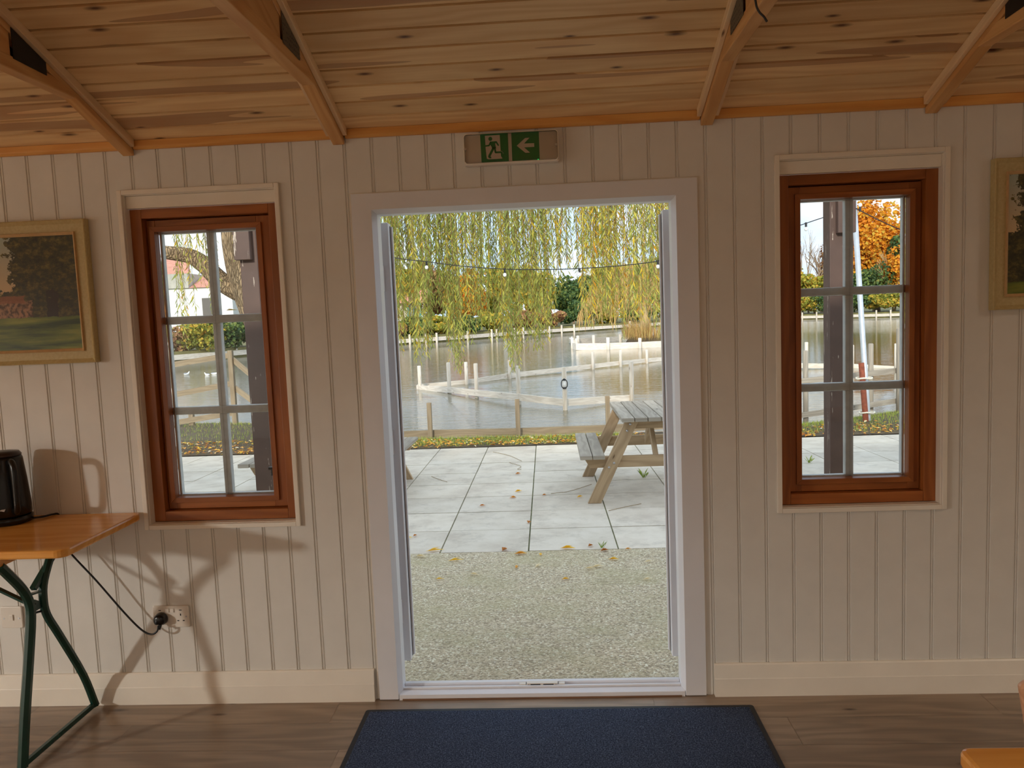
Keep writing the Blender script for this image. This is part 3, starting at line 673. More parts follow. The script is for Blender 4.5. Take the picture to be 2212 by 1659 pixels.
# folding table -------------------------------------------------------------
TZ = .782; ty0, ty1 = -.505, -.014; tx1 = -1.615
T_ = empty('folding_table', (-2.6, -.256, 0)); tag(T_, 'folding beer table with lacquered pine top and green legs, kettle on it', 'table')
def topplate(x0, x1, y0, y1, z1, th, r):
    pts = []
    for (cx, cy_, a0) in ((x1-r, y1-r, 0), (x0+r, y1-r, 90), (x0+r, y0+r, 180), (x1-r, y0+r, 270)):
        for i in range(6): a = math.radians(a0+90*i/5); pts.append((cx+r*math.cos(a), cy_+r*math.sin(a), z1-th))
    return MB().prism(pts, (0, 0, th))
topplate(tx1-2.2, tx1, ty0, ty1, TZ, .028, .035).build('tabletop', 'table', T_, .007)
for x in (-1.905, -3.53):
    MB().span(x-.045, x+.045, ty0+.03, ty1-.03, TZ-.062, TZ-.0285).build('batten', 'table', T_, .003)
def tleg(x, mir):
    r = .0155
    yn = [(-.468, .016), (-.43, .17), (-.375, .37), (-.345, .49), (-.343, .55), (-.37, .61), (-.43, .685), (-.462, .722)]
    yfr = [(-.045, .016), (-.10, .17), (-.205, .37), (-.262, .475), (-.27, .54), (-.255, .60), (-.20, .68), (-.165, .722)]
    lean = lambda z: x + mir*(-.0 + (.75-z)*.02)
    def sq(pts, wd): 
        pts = spline([(lean(z), y, z) for y, z in pts], 4); m = MB()
        n = len(pts); rings = []
        for i, p in enumerate(pts):
            d = (pts[min(i+1, n-1)]-pts[max(i-1, 0)]).normalized(); nx = V((1, 0, 0)); ny = d.cross(nx).normalized(); c = wd*.35
            rings.append(m.add([p+nx*a+ny*b_ for a, b_ in ((wd, c), (c, wd), (-c, wd), (-wd, c), (-wd, -c), (-c, -wd), (c, -wd), (wd, -c))]))
        for a, b_ in zip(rings, rings[1:]):
            for j in range(8): q = (j+1) % 8; m.face((a+j, b_+j, b_+q, a+q))
        m.face([rings[0]+j for j in range(8)]); m.face([rings[-1]+j for j in reversed(range(8))])
        return m
    sq(yn, .0165).build('leg', 'green', T_); sq(yfr, .0145).build('leg', 'green', T_)
    MB().bar((lean(.03), -.452, .022), (lean(.03), -.058, .022), .013, .018).build('foot_bar', 'green', T_)
    MB().bar((x, -.335, .52), (x, -.270, .52), .012, .024).bar((x, -.335, .575), (x, -.268, .565), .02, .006).build('waist_bar', 'green', T_)
    MB().bar((x-mir*.004, -.305, .585), (x-mir*.004, -.11, .72), .016, .02, (1, 0, 0)).bar((x-mir*.004, -.318, .545), (x-mir*.004, -.262, .51), .012, .02, (1, 0, 0)).build('leg_brace', 'green', T_)
    MB().bar((x-mir*.002, -.325, .535), (x-mir*.36, -.345, .735), .018, .008).build('folding_strut', 'green', T_)
    MB().tube([(x, -.335, .505), (x, -.262, .49)], .004, 8).build('tie_rod', 'blackm', T_)
tleg(-1.872, 1); tleg(-3.56, -1)

# kettle
kx, ky = -2.078, -.120; K = empty('electric_kettle', (kx, ky, TZ)); K.scale = (1.03, 1.03, 1.2); tag(K, 'black electric kettle standing on the folding table', 'kettle')
MB().lathe((kx, ky, TZ), [(.070, .0005), (.078, .004), (.078, .022), (.074, .024)], 40).build('power_base', 'black', K, 0, True)
MB().lathe((kx, ky, TZ), [(.072, .0245), (.0765, .03), (.076, .06), (.069, .14), (.0615, .205), (.058, .212)], 40).build('body', 'black', K, 0, True)
MB().lathe((kx, ky, TZ), [(.0575, .2125), (.0595, .2165), (.052, .226), (.02, .230)], 40).build('lid', 'lidred', K, 0, True)
ha = math.radians(-38); hd = V((math.cos(ha), math.sin(ha), 0)); o = V((kx, ky, TZ))
hp = spline([o+hd*.058+V((0, 0, .195)), o+hd*.094+V((0, 0, .2)), o+hd*.112+V((0, 0, .175)), o+hd*.112+V((0, 0, .105)), o+hd*.104+V((0, 0, .05)), o+hd*.072+V((0, 0, .044))], 6)
MB().tube(hp, .0105, 12).build('handle', 'black', K, 0, True)
sd = math.radians(200); sdv = V((math.cos(sd), math.sin(sd), 0))
MB().prism([o+sdv*.058+V((-sdv.y*.02, sdv.x*.02, .18)), o+sdv*.058+V((sdv.y*.02, -sdv.x*.02, .18)), o+sdv*.090+V((sdv.y*.006, -sdv.x*.006, .208)), o+sdv*.090+V((-sdv.y*.006, sdv.x*.006, .208))], (0, 0, .004)).build('spout', 'black', K, .001)
ld = math.radians(-66); lv = V((math.cos(ld), math.sin(ld), 0)); lw = V((-lv.y, lv.x, 0)); pc = o+lv*.0758+V((0, 0, .052))
MB().prism([pc-lw*.009, pc+lw*.005+V((0, 0, -.004)), pc+lw*.010+V((0, 0, .004)), pc-lw*.004+V((0, 0, .003))], lv*.0012).build('badge', 'silver', K)
# power lead: kettle base, across the table, over the edge, down to the plug
lead = spline([(kx+.070, ky+.03, TZ+.006), (kx+.095, ky+.055, TZ+.0045), (kx+.108, ky+.085, TZ+.004), (kx+.115, -.0085, TZ-.004), (kx+.116, -.0075, TZ-.05)], 5)
MB().tube([p for p in lead], .0032, 8).build('lead', 'blackm', K, 0, True)
CD = empty('power_lead', (-1.59, -.04, .356)); tag(CD, 'black mains lead running from under the table edge to the socket', 'power lead')
cpts = spline([(-1.935, -.070, TZ-.034), (-1.90, -.062, .655), (-1.80, -.055, .524), (-1.702, -.05, .391), (-1.640, -.05, .322), (-1.602, -.052, .304), (-1.578, -.052, .315), (-1.573, -.047, .335)], 8)
MB().tube(cpts, .0036, 8).build('cable', 'blackm', CD, 0, True)
PX, PZ = -1.5755, .351
m = MB(); n = 20
sec = [(.024, -.0098), (.0255, -.013), (.0245, -.030), (.020, -.040), (.012, -.044)]
rings = []
for rr_, yy in sec: rings.append(m.add([(PX+rr_*math.cos(2*PI*j/n), yy, PZ+rr_*(math.sin(2*PI*j/n) if math.sin(2*PI*j/n) > -.75 else -.75)*1.02) for j in range(n)]))
for a, b_ in zip(rings, rings[1:]):
    for j in range(n): q = (j+1) % n; m.face((a+j, a+q, b_+q, b_+j))
m.face([rings[-1]+j for j in range(n)]); m.face([rings[0]+j for j in reversed(range(n))])
m.build('plug', 'black', CD, 0, True)
MB().tube([(-1.5745, -.030, .333), (-1.574, -.042, .318)], [.0075, .005], 10).build('cord_grip', 'blackm', CD)

# mat
mt = empty('door_mat', (-.03, -.52, 0)); tag(mt, 'navy carpet door mat with black rubber edge in front of the doorway', 'mat')
mx0, mx1, my0, my1 = -.760, .702, -1.06, -.088
MB().prism([(x, y, .0005) for x, y in rr(mx0, mx1, my0, my1, .012)], (0, 0, .004)).build('rubber_border', 'rubber', mt, .002)
pm = MB(); nx, ny = 190, 130; px0, px1, py0, py1 = mx0+.018, mx1-.018, my0+.018, my1-.018; g = []
for j in range(ny+1):
    for i in range(nx+1):
        e = min(i, nx-i, j, ny-j); g.append((px0+(px1-px0)*i/nx, py0+(py1-py0)*j/ny, .0048 if e == 0 else .009+random.uniform(-.0012, .0012)))
pm.add(g)
for j in range(ny):
    for i in range(nx): a = j*(nx+1)+i; pm.face((a, a+1, a+nx+2, a+nx+1))
pm.build('carpet_pile', 'carpet', mt, 0, True)

# second pine table and chair at the lower right corner
r = empty('pine_table', (1.3, -1.93, 0)); tag(r, 'lacquered pine table top corner at the lower right edge of the photo', 'table')
q0 = on_z(2064, 1612, TZ)
tb = topplate(q0.x, q0.x+2.2, q0.y-.5, q0.y, TZ, .028, .02).build('tabletop', 'table', r, .007)
for x in (q0.x+.25, q0.x+1.95):
    for y in (q0.y-.06, q0.y-.44): MB().bar((x, y, 0), (x, y, TZ-.029), .03, .03).build('leg', 'green', r)
    MB().bar((x, q0.y-.425, .06), (x, q0.y-.075, .06), .02, .02).build('foot_bar', 'green', r)
c0 = on_y(2194, 1468, -1.22); c1 = on_y(2212, 1560, -1.22)
r = empty('wooden_chair', (c0.x+.18, -1.38, 0)); tag(r, 'low wooden chair, edge of its rounded pale back at the right frame edge', 'chair')
bt = c0.z
pts = [(c0.x+.004, -1.232, bt-.012), (c0.x+.018, -1.232, bt), (c0.x+.335, -1.232, bt), (c0.x+.35, -1.232, bt-.012), (c0.x+.322, -1.232, bt-.16), (c0.x+.030, -1.232, bt-.16)]
MB().prism(pts, (0, .018, 0)).build('backrest', 'chairw', r, .006)
for s_ in (.05, .30): MB().bar((c0.x+s_, -1.236, .0), (c0.x+s_, -1.236, bt-.03), .028, .008).build('leg', 'chairw', r, .003)
for s_ in (.05, .30): MB().bar((c0.x+s_, -1.55, 0), (c0.x+s_, -1.55, .36), .028, .028).build('leg', 'chairw', r, .003)
MB().span(c0.x+.02, c0.x+.33, -1.57, -1.245, .36, .378).build('seat', 'chairw', r, .004)

# ================================================================== OUTSIDE
# paved ground: apron by the door, slabs, bank
def sheet(mb, pts, z=None):
    i = mb.add(pts); mb.face(list(range(i, i+len(pts))))
PY0, PY1 = 2.135, 6.565
m = MB(); n = 1
m.prism([(-10, .13, gz(.13)), (10, .13, gz(.13)), (10, PY0-.005, gz(PY0)), (-10, PY0-.005, gz(PY0))], (0, 0, -.3))
struct(m.build('ground_apron', 'gravel'), 'pebbled concrete apron outside the door')
m = MB().prism([(-10.5, PY0-.004, gz(PY0)-.012), (10.5, PY0-.004, gz(PY0)-.012), (10.5, PY1, gz(PY1)-.012), (-10.5, PY1, gz(PY1)-.012)], (0, 0, -.3))
struct(m.build('ground_bed', 'dirtgap'))
m = MB(); PW, PH = .598, .5535; X00 = -.213
for j in range(8):
    for i in range(-15, 17):
        ya = PY0+j*PH; yb = ya+PH; xa = X00+i*PW - .0075*(ya-3.4); xb = xa+PW
        if xa < -9.5 or xb > 9.6: continue
        g = .005; dz = random.uniform(-.0015, .0015); ou, ov = m.board()
        a = [(xa+g, ya+g), (xb-g, ya+g), (xb-g-.004, yb-g), (xa+g-.004, yb-g)]
        if abs(ya-PY0) < .01: a[0] = (a[0][0], ya+random.uniform(-.004, .01)); a[1] = (a[1][0], ya+random.uniform(-.004, .01))
        i0 = m.add([(x, y, gz(y)+dz) for x, y in a]); i1 = m.add([(x, y, gz(y)-.05) for x, y in a])
        m.face((i0, i0+1, i0+2, i0+3), [(ou, ov), (ou+.6, ov), (ou+.6, ov+.5), (ou, ov+.5)])
        for q in range(4): t = (q+1) % 4; m.face((i1+q, i1+t, i0+t, i0+q), [(ou, ov)]*4)
struct(m.build('patio_paving', 'slab'), 'grey concrete slab patio')

# the near bank: shore line polyline
shore = [(-14, 12.2), (-10.5, 11.0), (-7.0, 10.3), (-5.4, 9.95), (-4.3, 9.5), (-3.2, 8.4), (-2.4, 7.55), (-1.9, 7.42), (.3, 7.30), (1.6, 7.36), (3.0, 7.45), (4.0, 7.95), (5.2, 8.75), (7.5, 10.2), (12, 12.5)]
def shore_y(x):
    for (x0, y0), (x1, y1) in zip(shore, shore[1:]):
        if x0 <= x <= x1: return y0+(y1-y0)*(x-x0)/(x1-x0)
    return 10.0
def bz(x, y):      # bank surface: a low mound away from the paving
    d = (y-PY1); w = max(0, min(1, (shore_y(x)-y)/.5))
    mound = .05*max(0, min(1, d/.6))*w
    return gz(y)+.008+mound*(1 if x < -2.6 or x > 3.2 else .25)
m = MB(); N = 90; K_ = 9; grid = []
for i in range(N+1):
    x = -13.5+25*i/N; ys = shore_y(x)
    for j in range(K_+1):
        y = PY1+.004+(ys-PY1-.004)*j/K_; grid.append((x, y, bz(x, y)+(random.uniform(-.006, .006) if 0 < j < K_ else 0)))
m.add(grid)
for i in range(N):
    for j in range(K_): a = i*(K_+1)+j; m.face((a, a+K_+1, a+K_+2, a+1))
o0 = [(-13.5+25*i/N) for i in range(N+1)]
for i in range(N):
    a = i*(K_+1)+K_; b_ = a+K_+1; k0 = m.add([V(grid[a])-V((0, 0, .9)), V(grid[b_])-V((0, 0, .9))]); m.face((a, b_, k0+1, k0))
struct(m.build('ground_bank', 'soil', None, 0, True), 'near lake bank')
# bank edge boards
m = MB()
for (x0, y0), (x1, y1) in zip(shore, shore[1:]): m.bar((x0, y0+.02, gz(y0)-.07), (x1, y1+.02, gz(y1)-.07), .04, .17)
struct(m.build('bank_edging', 'grey'), 'grey timber edging along the near bank')
# grass and leaf litter
random.seed(21)
m = MB()
def blade(x, y, hgt):
    z = bz(x, y); a = random.uniform(0, 2*PI); ln = random.uniform(.0, .6); d = V((math.cos(a)*ln, math.sin(a)*ln, 1)).normalized(); w = V((-math.sin(a), math.cos(a), 0))
    i = m.add([V((x, y, z-.004))-w*.003, V((x, y, z-.004))+w*.003, V((x, y, z))+d*hgt]); m.face((i, i+1, i+2), None, random.random())
for _ in range(15000):
    x = random.choice((random.uniform(-2.6, 1.0), random.uniform(-8, -3.0), random.uniform(2.6, 6.6))); ys = shore_y(x)
    lo = PY1+(.05 if -3 < x < 2.6 else .32 if x < 0 else .12)
    y = lo+(ys-lo)*random.random()**.8
    blade(x, y, random.uniform(.025, .06) if -3 < x < 2.6 else random.uniform(.025, .06))
o = m.build('grass', 'grass'); tag(o, 'short autumn grass along the lake bank', 'grass', kind='stuff')
m = MB()
for _ in range(2700):
    x = random.choice((random.uniform(-2.6, 1.2), random.uniform(-8, -3.0), random.uniform(-8, -3.0), random.uniform(2.6, 6.4))); ys = shore_y(x)
    y = PY1+.01+(min(ys-PY1-.05, .75 if x < -3 else .6))*random.random()**(1.3)
    z = bz(x, y)+random.uniform(.006, .028); a = random.uniform(0, 2*PI); tl = random.uniform(-.3, .3)
    d = V((math.cos(a), math.sin(a), tl)).normalized(); w = V((-math.sin(a), math.cos(a), random.uniform(-.4, .4))).normalized(); L = random.uniform(.04, .075)
    m.leaf(V((x, y, z)), d, w, L, L*random.uniform(.22, .6), random.random())
o = m.build('leaf_litter', 'litter'); tag(o, 'drift of fallen orange and yellow leaves along the patio edge', 'leaves', kind='stuff')
# single leaves lying on slabs and apron
def flat_leaf(px, py, L, ang, tint, wd=.3, curl=.2):
    p = on_g(px, py, .004); m = MB(); a = math.radians(ang); d = V((math.cos(a), math.sin(a), .04)); w = V((-math.sin(a), math.cos(a), curl)).normalized()
    d2 = V((d.x, d.y, .25)).normalized()
    m.leaf(p-d*L*.5+V((0, 0, .004)), d.normalized(), w, L, L*wd, tint); m.leaf(p-d*L*.4+V((0, 0, .006)), d2, V((w.x, w.y, -w.z)), L*.7, L*wd*.8, tint)
    return m.build('fallen_leaf', 'litter'), p
LV = [(879, 1163, .07, 5, .78, .35, 'yellow fallen leaf on the leftmost near slab'),
 (897, 1158, .03, 40, .2, .6, 'small brown fallen leaf near the left end of the slab row'),
 (1120, 1062, .06, 20, .74, .45, 'bright yellow leaf in the middle of the patio'),
 (1108, 1076, .06, 200, .35, .4, 'tan leaf just left of the bright yellow middle leaf'),
 (1253, 1074, .055, 30, .72, .4, 'yellow leaf left of the picnic table near leg'),
 (1143, 1129, .04, 70, .15, .7, 'brown curled leaf on the central slab joint'),
 (1176, 1070, .035, 10, .3, .5, 'small tan leaf right of the central joint'),
 (1119, 1024, .05, 10, .35, .5, 'orange leaf on the far patio, left of the picnic seat'),
 (1042, 1093, .045, 0, .3, .4, 'pale brown leaf on the second slab column'),
 (940, 1190, .11, 8, .8, .2, 'pale yellow willow leaf along the slab edge at left'),
 (1090, 1188, .05, 60, .1, .6, 'dark brown leaf stuck at the slab edge'),
 (1227, 1185, .09, -12, .76, .3, 'clump of yellow leaves at the slab edge'),
 (1276, 1180, .035, 30, .1, .7, 'brown leaf crumb at the slab edge by the right joint'),
 (1306, 1190, .05, 15, .1, .5, 'brown curled leaf at the slab edge right of centre'),
 (1125, 1197, .075, -4, .55, .35, 'broad tan leaf on the apron edge'),
 (1168, 1199, .03, 80, .7, .6, 'small upright yellow leaf on the apron edge'),
 (1357, 1187, .04, 0, .5, .3, 'pale leaf on the apron edge at right'),
 (1326, 1209, .06, -14, .74, .3, 'curved yellow leaf on the apron at right'),
 (1222, 1252, .04, 5, .7, .4, 'small yellow leaf lowest on the apron'),
 (1402, 1214, .06, 12, .95, .2, 'white dry leaf near the right door jamb'),
 (1400, 1252, .06, 10, .95, .2, 'white dry leaf below the other one by the right jamb'),
 (1275, 1229, .06, -12, .95, .25, 'left of two pale leaves lying end to end on the apron'),
 (1292, 1225, .08, 8, .95, .22, 'right of two pale leaves lying end to end on the apron'),
 (1163, 1223, .06, 48, .95, .25, 'pale diagonal leaf in the middle of the apron'),
 (1116, 1226, .04, 80, .5, .4, 'tan leaf pointing away in the middle of the apron'),
 (1026, 1242, .07, -30, .95, .18, 'pale twisted leaf on the left half of the apron'),
 (909, 1203, .07, -18, .95, .3, 'white leaf near the left door jamb'),
 (985, 1211, .09, 6, .78, .16, 'long thin yellow leaf on the left apron edge'),
 (950, 1252, .05, 0, .8, .2, 'cream leaf on the left side of the apron'),
 (372, 0, 0, 0, 0, 0, None)]
for (px, py, L, an, ti, wd, lb) in LV:
    if lb is None: continue
    o, p = flat_leaf(px, py, L*1.2, an, ti, wd*1.1); tag(o, lb, 'leaf', 'fallen leaves on the paving')
def twig(pts, label):
    q = [on_g(x, y, .006) for x, y in pts]; m = MB().tube(spline(q, 4), .0022, 6); tag(m.build('twig', 'twig'), label, 'twig', 'twigs on the slabs')
twig([(1065, 976), (1100, 984), (1127, 996)], 'long thin twig far out on the patio left of the picnic table')
twig([(1100, 999), (1125, 1007), (1118, 1013), (1126, 1014)], 'bent twig below the long one on the patio')
twig([(932, 1029), (950, 1036), (966, 1041)], 'short twig on the left slab column')
twig([(1190, 1066), (1230, 1061), (1278, 1046)], 'long curved twig by the near picnic table leg')
twig([(1315, 1103), (1350, 1095), (1385, 1088)], 'thin straight twig on the right slabs past the picnic leg')
twig([(1352, 1289), (1385, 1302)], 'dark twig lying on the pebbled apron at right') if False else None
def tuft(px, py, n, h, label):
    p = on_g(px, py, 0); m = MB()
    for _ in range(n):
        a = random.uniform(0, 2*PI); l = random.uniform(.1, .8); d = V((math.cos(a)*l, math.sin(a)*l, 1)).normalized(); w = V((-math.sin(a), math.cos(a), 0)); q = p+V((math.cos(a), math.sin(a), 0))*random.uniform(0, .02)+V((0, 0, .004)); hh = h*random.uniform(.6, 1)
        i = m.add([q-w*.003, q+w*.003, q+d*hh*.6+w*.002, q+d*hh+V((math.cos(a), math.sin(a), 0))*hh*.2]); m.face((i, i+1, i+3, i+2), None, random.uniform(0, .6))
    tag(m.build('grass_tuft', 'grass'), label, 'grass tuft')
tuft(1391, 1032, 22, .10, 'green grass tuft in a slab joint under the picnic table')
tuft(1300, 1184, 14, .05, 'small grass tuft at the slab edge on the apron')
tuft(1322, 1140, 10, .03, 'low moss and grass in the right slab joint') if False else None
tuft(1747, 1000, 18, .09, 'grass tuft on the paving seen through the right window')

# picnic tables -------------------------------------------------------------
def picnic_table(loc, label):
    r = empty('picnic_table', loc, (-GS, 0, 0)); tag(r, label, 'picnic table', 'picnic tables on the patio')
    L0, L1 = -.68, .64
    for i in range(6):
        x = -.3135+i*.1075+.05; MB().box((x-.0, (L0+L1)/2+random.uniform(-.004, .004), .7025), (.1, L1-L0, .035)).build('top_board', 'grey', r, .004, local=True)
    for s_ in (-1, 1):
        for i in range(2): MB().box((s_*(.610-i*.1035), (L0+L1)/2, .403), (.0985, L1-L0, .035)).build('seat_board', 'grey', r, .006, local=True)
    for yy, sg_ in ((-.55, -1), (.57, 1)):
        for s_ in (-1, 1):
            MB().prism([(s_*.604, yy-.02, 0), (s_*.494, yy-.02, 0), (s_*.165, yy-.02, .684), (s_*.275, yy-.02, .684)], (0, .04, 0)).build('leg', 'tan', r, .003, local=True)
            lg = r.children[-1]
            for u in ((.235, .655), (.262, .600), (.377, .335), (.420, .300)):
                m = MB(); m.lathe((0, 0, 0), [(.010, 0), (.010, .003), (.006, .007)], 12)
                q = MB(); q.v = [V((s_*u[0]+p.x, yy-.0205-p.z, u[1]+p.y)) for p in m.v]; q.f = m.f; q.u = m.u; q.t = m.t
                if yy < 0: q.build('bolt', 'silver', lg, local=True)
        yb = yy+.0425*(1)
        MB().prism([(-.628, yb-.02, .385), (.628, yb-.02, .385), (.575, yb-.02, .290), (-.575, yb-.02, .290)], (0, .04, 0)).build('seat_bearer', 'tan', r, .003, local=True)
        MB().prism([(-.29, yb-.02, .6845), (.29, yb-.02, .6845), (.25, yb-.02, .610), (-.25, yb-.02, .610)], (0, .04, 0)).build('top_bearer', 'tan', r, .003, local=True)
    for s_ in (-1, 1): MB().bar((.02*s_, .0+.5*s_, .345), (.02*s_, .06*s_, .675), .07, .035, (1, 0, 0)).build('brace', 'tan', r, local=True)
    MB().box((0, -.02, .672), (.6, .05, .025)).build('cross_batten', 'tan', r, local=True)
    return r
p1 = picnic_table((.858, 4.0, gz(4.0)), 'weathered wooden picnic table at the right of the doorway view')
p2 = copy_tree(p1); p2.location = (-2.042, 4.11, gz(4.11)); p2['label'] = 'weathered wooden picnic table cut off by the left door jamb'

# veranda posts and beam --------------------------------------------------------
PYV = 1.95
def vpost(x0, label, bx):
    r = empty('veranda_post', (x0+.0575, PYV+.06, gz(PYV))); tag(r, label, 'post', 'brown veranda posts')
    MB().span(x0, x0+.115, PYV, PYV+.12, gz(PYV)+.0005, 2.150).build('post', 'postbrown', r, .005)
    MB().span(bx, bx+.105, PYV-.045, PYV-.0005, 1.90, 2.150).build('bracket_block', 'postbrown', r, .003)
    return r
a = on_y(553, 1055, PYV); vpost(a.x, 'brown painted veranda post seen through the left window', a.x-.018)
a = on_y(1794, 1015, PYV); vpost(a.x, 'brown flaking veranda post seen through the right window', a.x+.035)
o = MB().span(-6.5, 5.5, PYV-.03, PYV+.13, 2.1505, 2.30).build('veranda_beam', 'postbrown'); tag(o, 'brown beam on top of the two veranda posts', 'beam')

# timber rails and posts --------------------------------------------------------
def fence(label, rails, posts, mat='rail', rad=.045, rh=.14, name='lake_fence', square=False, group=None, lowz=None, rt=.04):
    p0 = rails[0][0] if rails else posts[0][0]
    r = empty(name, (p0[0], p0[1], 0)); tag(r, label, 'fence', group)
    for pts in rails:
        for a, c in zip(pts, pts[1:]):
            MB().bar(a, c, rt, rh).build('rail', mat, r)
    for (p, zt) in posts:
        zb = p[2]
        if square: MB().span(p[0]-rad, p[0]+rad, p[1]-rad, p[1]+rad, zb, zt).build('post', mat, r, .004)
        else: MB().tube([(p[0], p[1], zb), (p[0], p[1], zt-.012), (p[0], p[1], zt)], [rad, rad, rad*.75], 10).build('post', mat, r, 0, True)
    return r
# along the near bank
Yf = 7.40
fence('low tan timber fence rail on the near bank behind the picnic table',
      [[tuple(on_y(800, 943, 7.5)), tuple(on_y(935, 937, 7.5)), tuple(on_y(1122, 933, Yf+.05)), tuple(on_y(1313, 926, Yf+.05)), tuple(on_y(1500, 914, Yf+.1))]],
      [((on_y(930, 940, 7.43).x, 7.43, gz(7.4)-.1), on_y(930, 870, 7.43).z), ((on_y(1120, 940, 7.34).x, 7.34, gz(7.4)-.1), on_y(1120, 862, 7.34).z), ((on_y(1314, 930, 7.34).x, 7.34, gz(7.4)-.1), on_y(1314, 855, 7.34).z)],
      'tan2', .030, .105, 'bank_fence', True)
# V-shaped mooring fence
def wpt(x, y): p = on_z(x, y, WATER); return p
def rl(px, py, Y): p = on_y(px, py, Y); return (p.x, p.y, p.z)
Vf = [rl(901, 837.5, 18.1), rl(968, 842, 16.6), rl(1028, 848.5, 15.2), rl(1121, 858, 13.45), rl(1219, 869.5, 12.45), rl(1369, 859.5, 13.6)]
Vb = [rl(902, 836, 18.3), rl(1006, 826, 19.1), rl(1100, 811, 20.5), rl(1280, 791, 23.0), rl(1340, 784, 23.8), rl(1397, 778.5, 25.0), rl(1445, 774.5, 26.2), rl(1560, 764, 28)]
def wp(px, ptop, Y): p = on_y(px, ptop, Y); return ((p.x, p.y, WATER-.4), p.z)
fence('pale V-shaped mooring fence in the lake, nearest in the doorway view', [Vf, Vb],
      [wp(905, 790, 18.0), wp(968, 783, 16.75), wp(1027, 785, 15.35), wp(1118, 790, 13.6), wp(1218, 793, 12.38), wp(1363, 781, 13.5), wp(1006, 782, 19.0), wp(1100, 778, 20.4), wp(1280, 760, 22.9), wp(1340, 756, 23.7), wp(1397, 755, 24.9)], 'rail', .05, .14)
# lantern hanging on a post
lp = on_y(1218, 800, 12.3); Lz = on_y(1218, 838, 12.3).z
Ln = empty('hanging_lantern', (lp.x, 12.3, Lz)); Ln.scale = (1.35, 1, 1.3); tag(Ln, 'small black lantern hanging on a mooring post over the water', 'lantern')
m = MB()
for s_ in (-1, 1): m.tube(spline([(lp.x+s_*.02, 12.28, Lz+.13), (lp.x+s_*.042, 12.28, Lz+.09), (lp.x+s_*.042, 12.28, Lz+.03), (lp.x+s_*.02, 12.28, Lz)], 4), .007, 6)
m.lathe((lp.x, 12.28, Lz+.115), [(.03, 0), (.02, .02), (.006, .03)], 12).lathe((lp.x, 12.28, Lz-.01), [(.03, 0), (.03, .02)], 12).build('lantern_cage', 'blackm', Ln)
MB().lathe((lp.x, 12.28, Lz+.0105), [(.022, 0), (.026, .04), (.022, .10)], 12).build('lantern_glass', 'bulb', Ln, 0, True)
# second fence round the small island
If = [rl(1237, 747, 38.5), rl(1246, 749, 36.4), rl(1313, 748.5, 36.0), rl(1383, 746, 36.2), rl(1436, 743.5, 36.4), rl(1530, 738, 37)]
Ib = [rl(1240, 742, 40.5), rl(1252, 737.5, 43), rl(1320, 733, 46), rl(1362, 731, 47.5), rl(1420, 729.5, 49), rl(1530, 726, 52)]
fence('white mooring fence around the small island in the middle of the lake', [If, Ib],
      [wp(1236, 729, 38.4), wp(1245, 731, 36.9), wp(1248, 725, 42), wp(1282, 724, 40.0), wp(1313, 729, 35.9), wp(1340, 722, 42), wp(1382, 730, 36.0), wp(1408, 716, 44)], 'rail', .085, .34, rt=.08)
# bank of the island
ic = V(((on_y(1440, 740, 42)).x+.8, 42.0, WATER)); m = MB()
ring_ = [(ic.x+3.4*math.cos(2*PI*i/28), ic.y+4.0*math.sin(2*PI*i/28)) for i in range(28)]
a = m.add([(x, y, WATER-.3) for x, y in ring_]); c = m.add([(ic.x+(x-ic.x)*.86, ic.y+(y-ic.y)*.86, WATER+.35) for x, y in ring_])
for i in range(28): j = (i+1) % 28; m.face((a+i, a+j, c+j, c+i))
m.face([c+i for i in range(28)]); struct(m.build('island_bank', 'soil', None, 0, True), 'low mound of the small island')
m = MB()
for _ in range(700):
    an = random.uniform(PI*.75, PI*1.45); rd = random.uniform(2.2, 3.3); x, y = ic.x+rd*math.cos(an), ic.y+rd*1.12*math.sin(an); a = random.uniform(0, 2*PI); l = random.uniform(0, .4)
    d = V((math.cos(a)*l, math.sin(a)*l, 1)).normalized(); m.leaf((x, y, WATER+.2), d, V((math.cos(a+1.5), math.sin(a+1.5), 0)), random.uniform(.6, 1.35), .035, random.random())
tag(m.build('dry_reeds', 'reed'), 'tuft of tall dry reeds on the small island', 'reeds', kind='stuff')

# fences seen through the right window
fence('grey two-rail fence on the bank seen through the right window',
      [[rl(1690, 828, 7.95), rl(1779, 818, 8.1), rl(1845, 811, 8.25), rl(1941, 800, 8.6)], [rl(1690, 903, 7.95), rl(1779, 890, 8.1), rl(1845, 880, 8.25), rl(1941, 865, 8.6)]],
      [((on_y(1740, 800, 8.1).x, 8.1, WATER-.2), on_y(1740, 757, 8.1).z), ((on_y(1881, 800, 8.5).x, 8.5, WATER-.2), on_y(1881, 742, 8.5).z), ((on_y(1943, 800, 8.5).x, 8.52, -.3), on_y(1943, 710, 8.5).z)], 'grey', .036, .075, 'bank_fence', rt=.03)
fence('bleached mooring fence out in the water seen through the right window',
      [[rl(1690, 787, 20.2), rl(1740, 790, 20), rl(1845, 791.5, 19.8), rl(1960, 798, 19.2)]],
      [wp(1742, 739, 20), wp(1936, 742, 19.3), wp(1841, 745, 19.8)], 'rail', .05, .14)
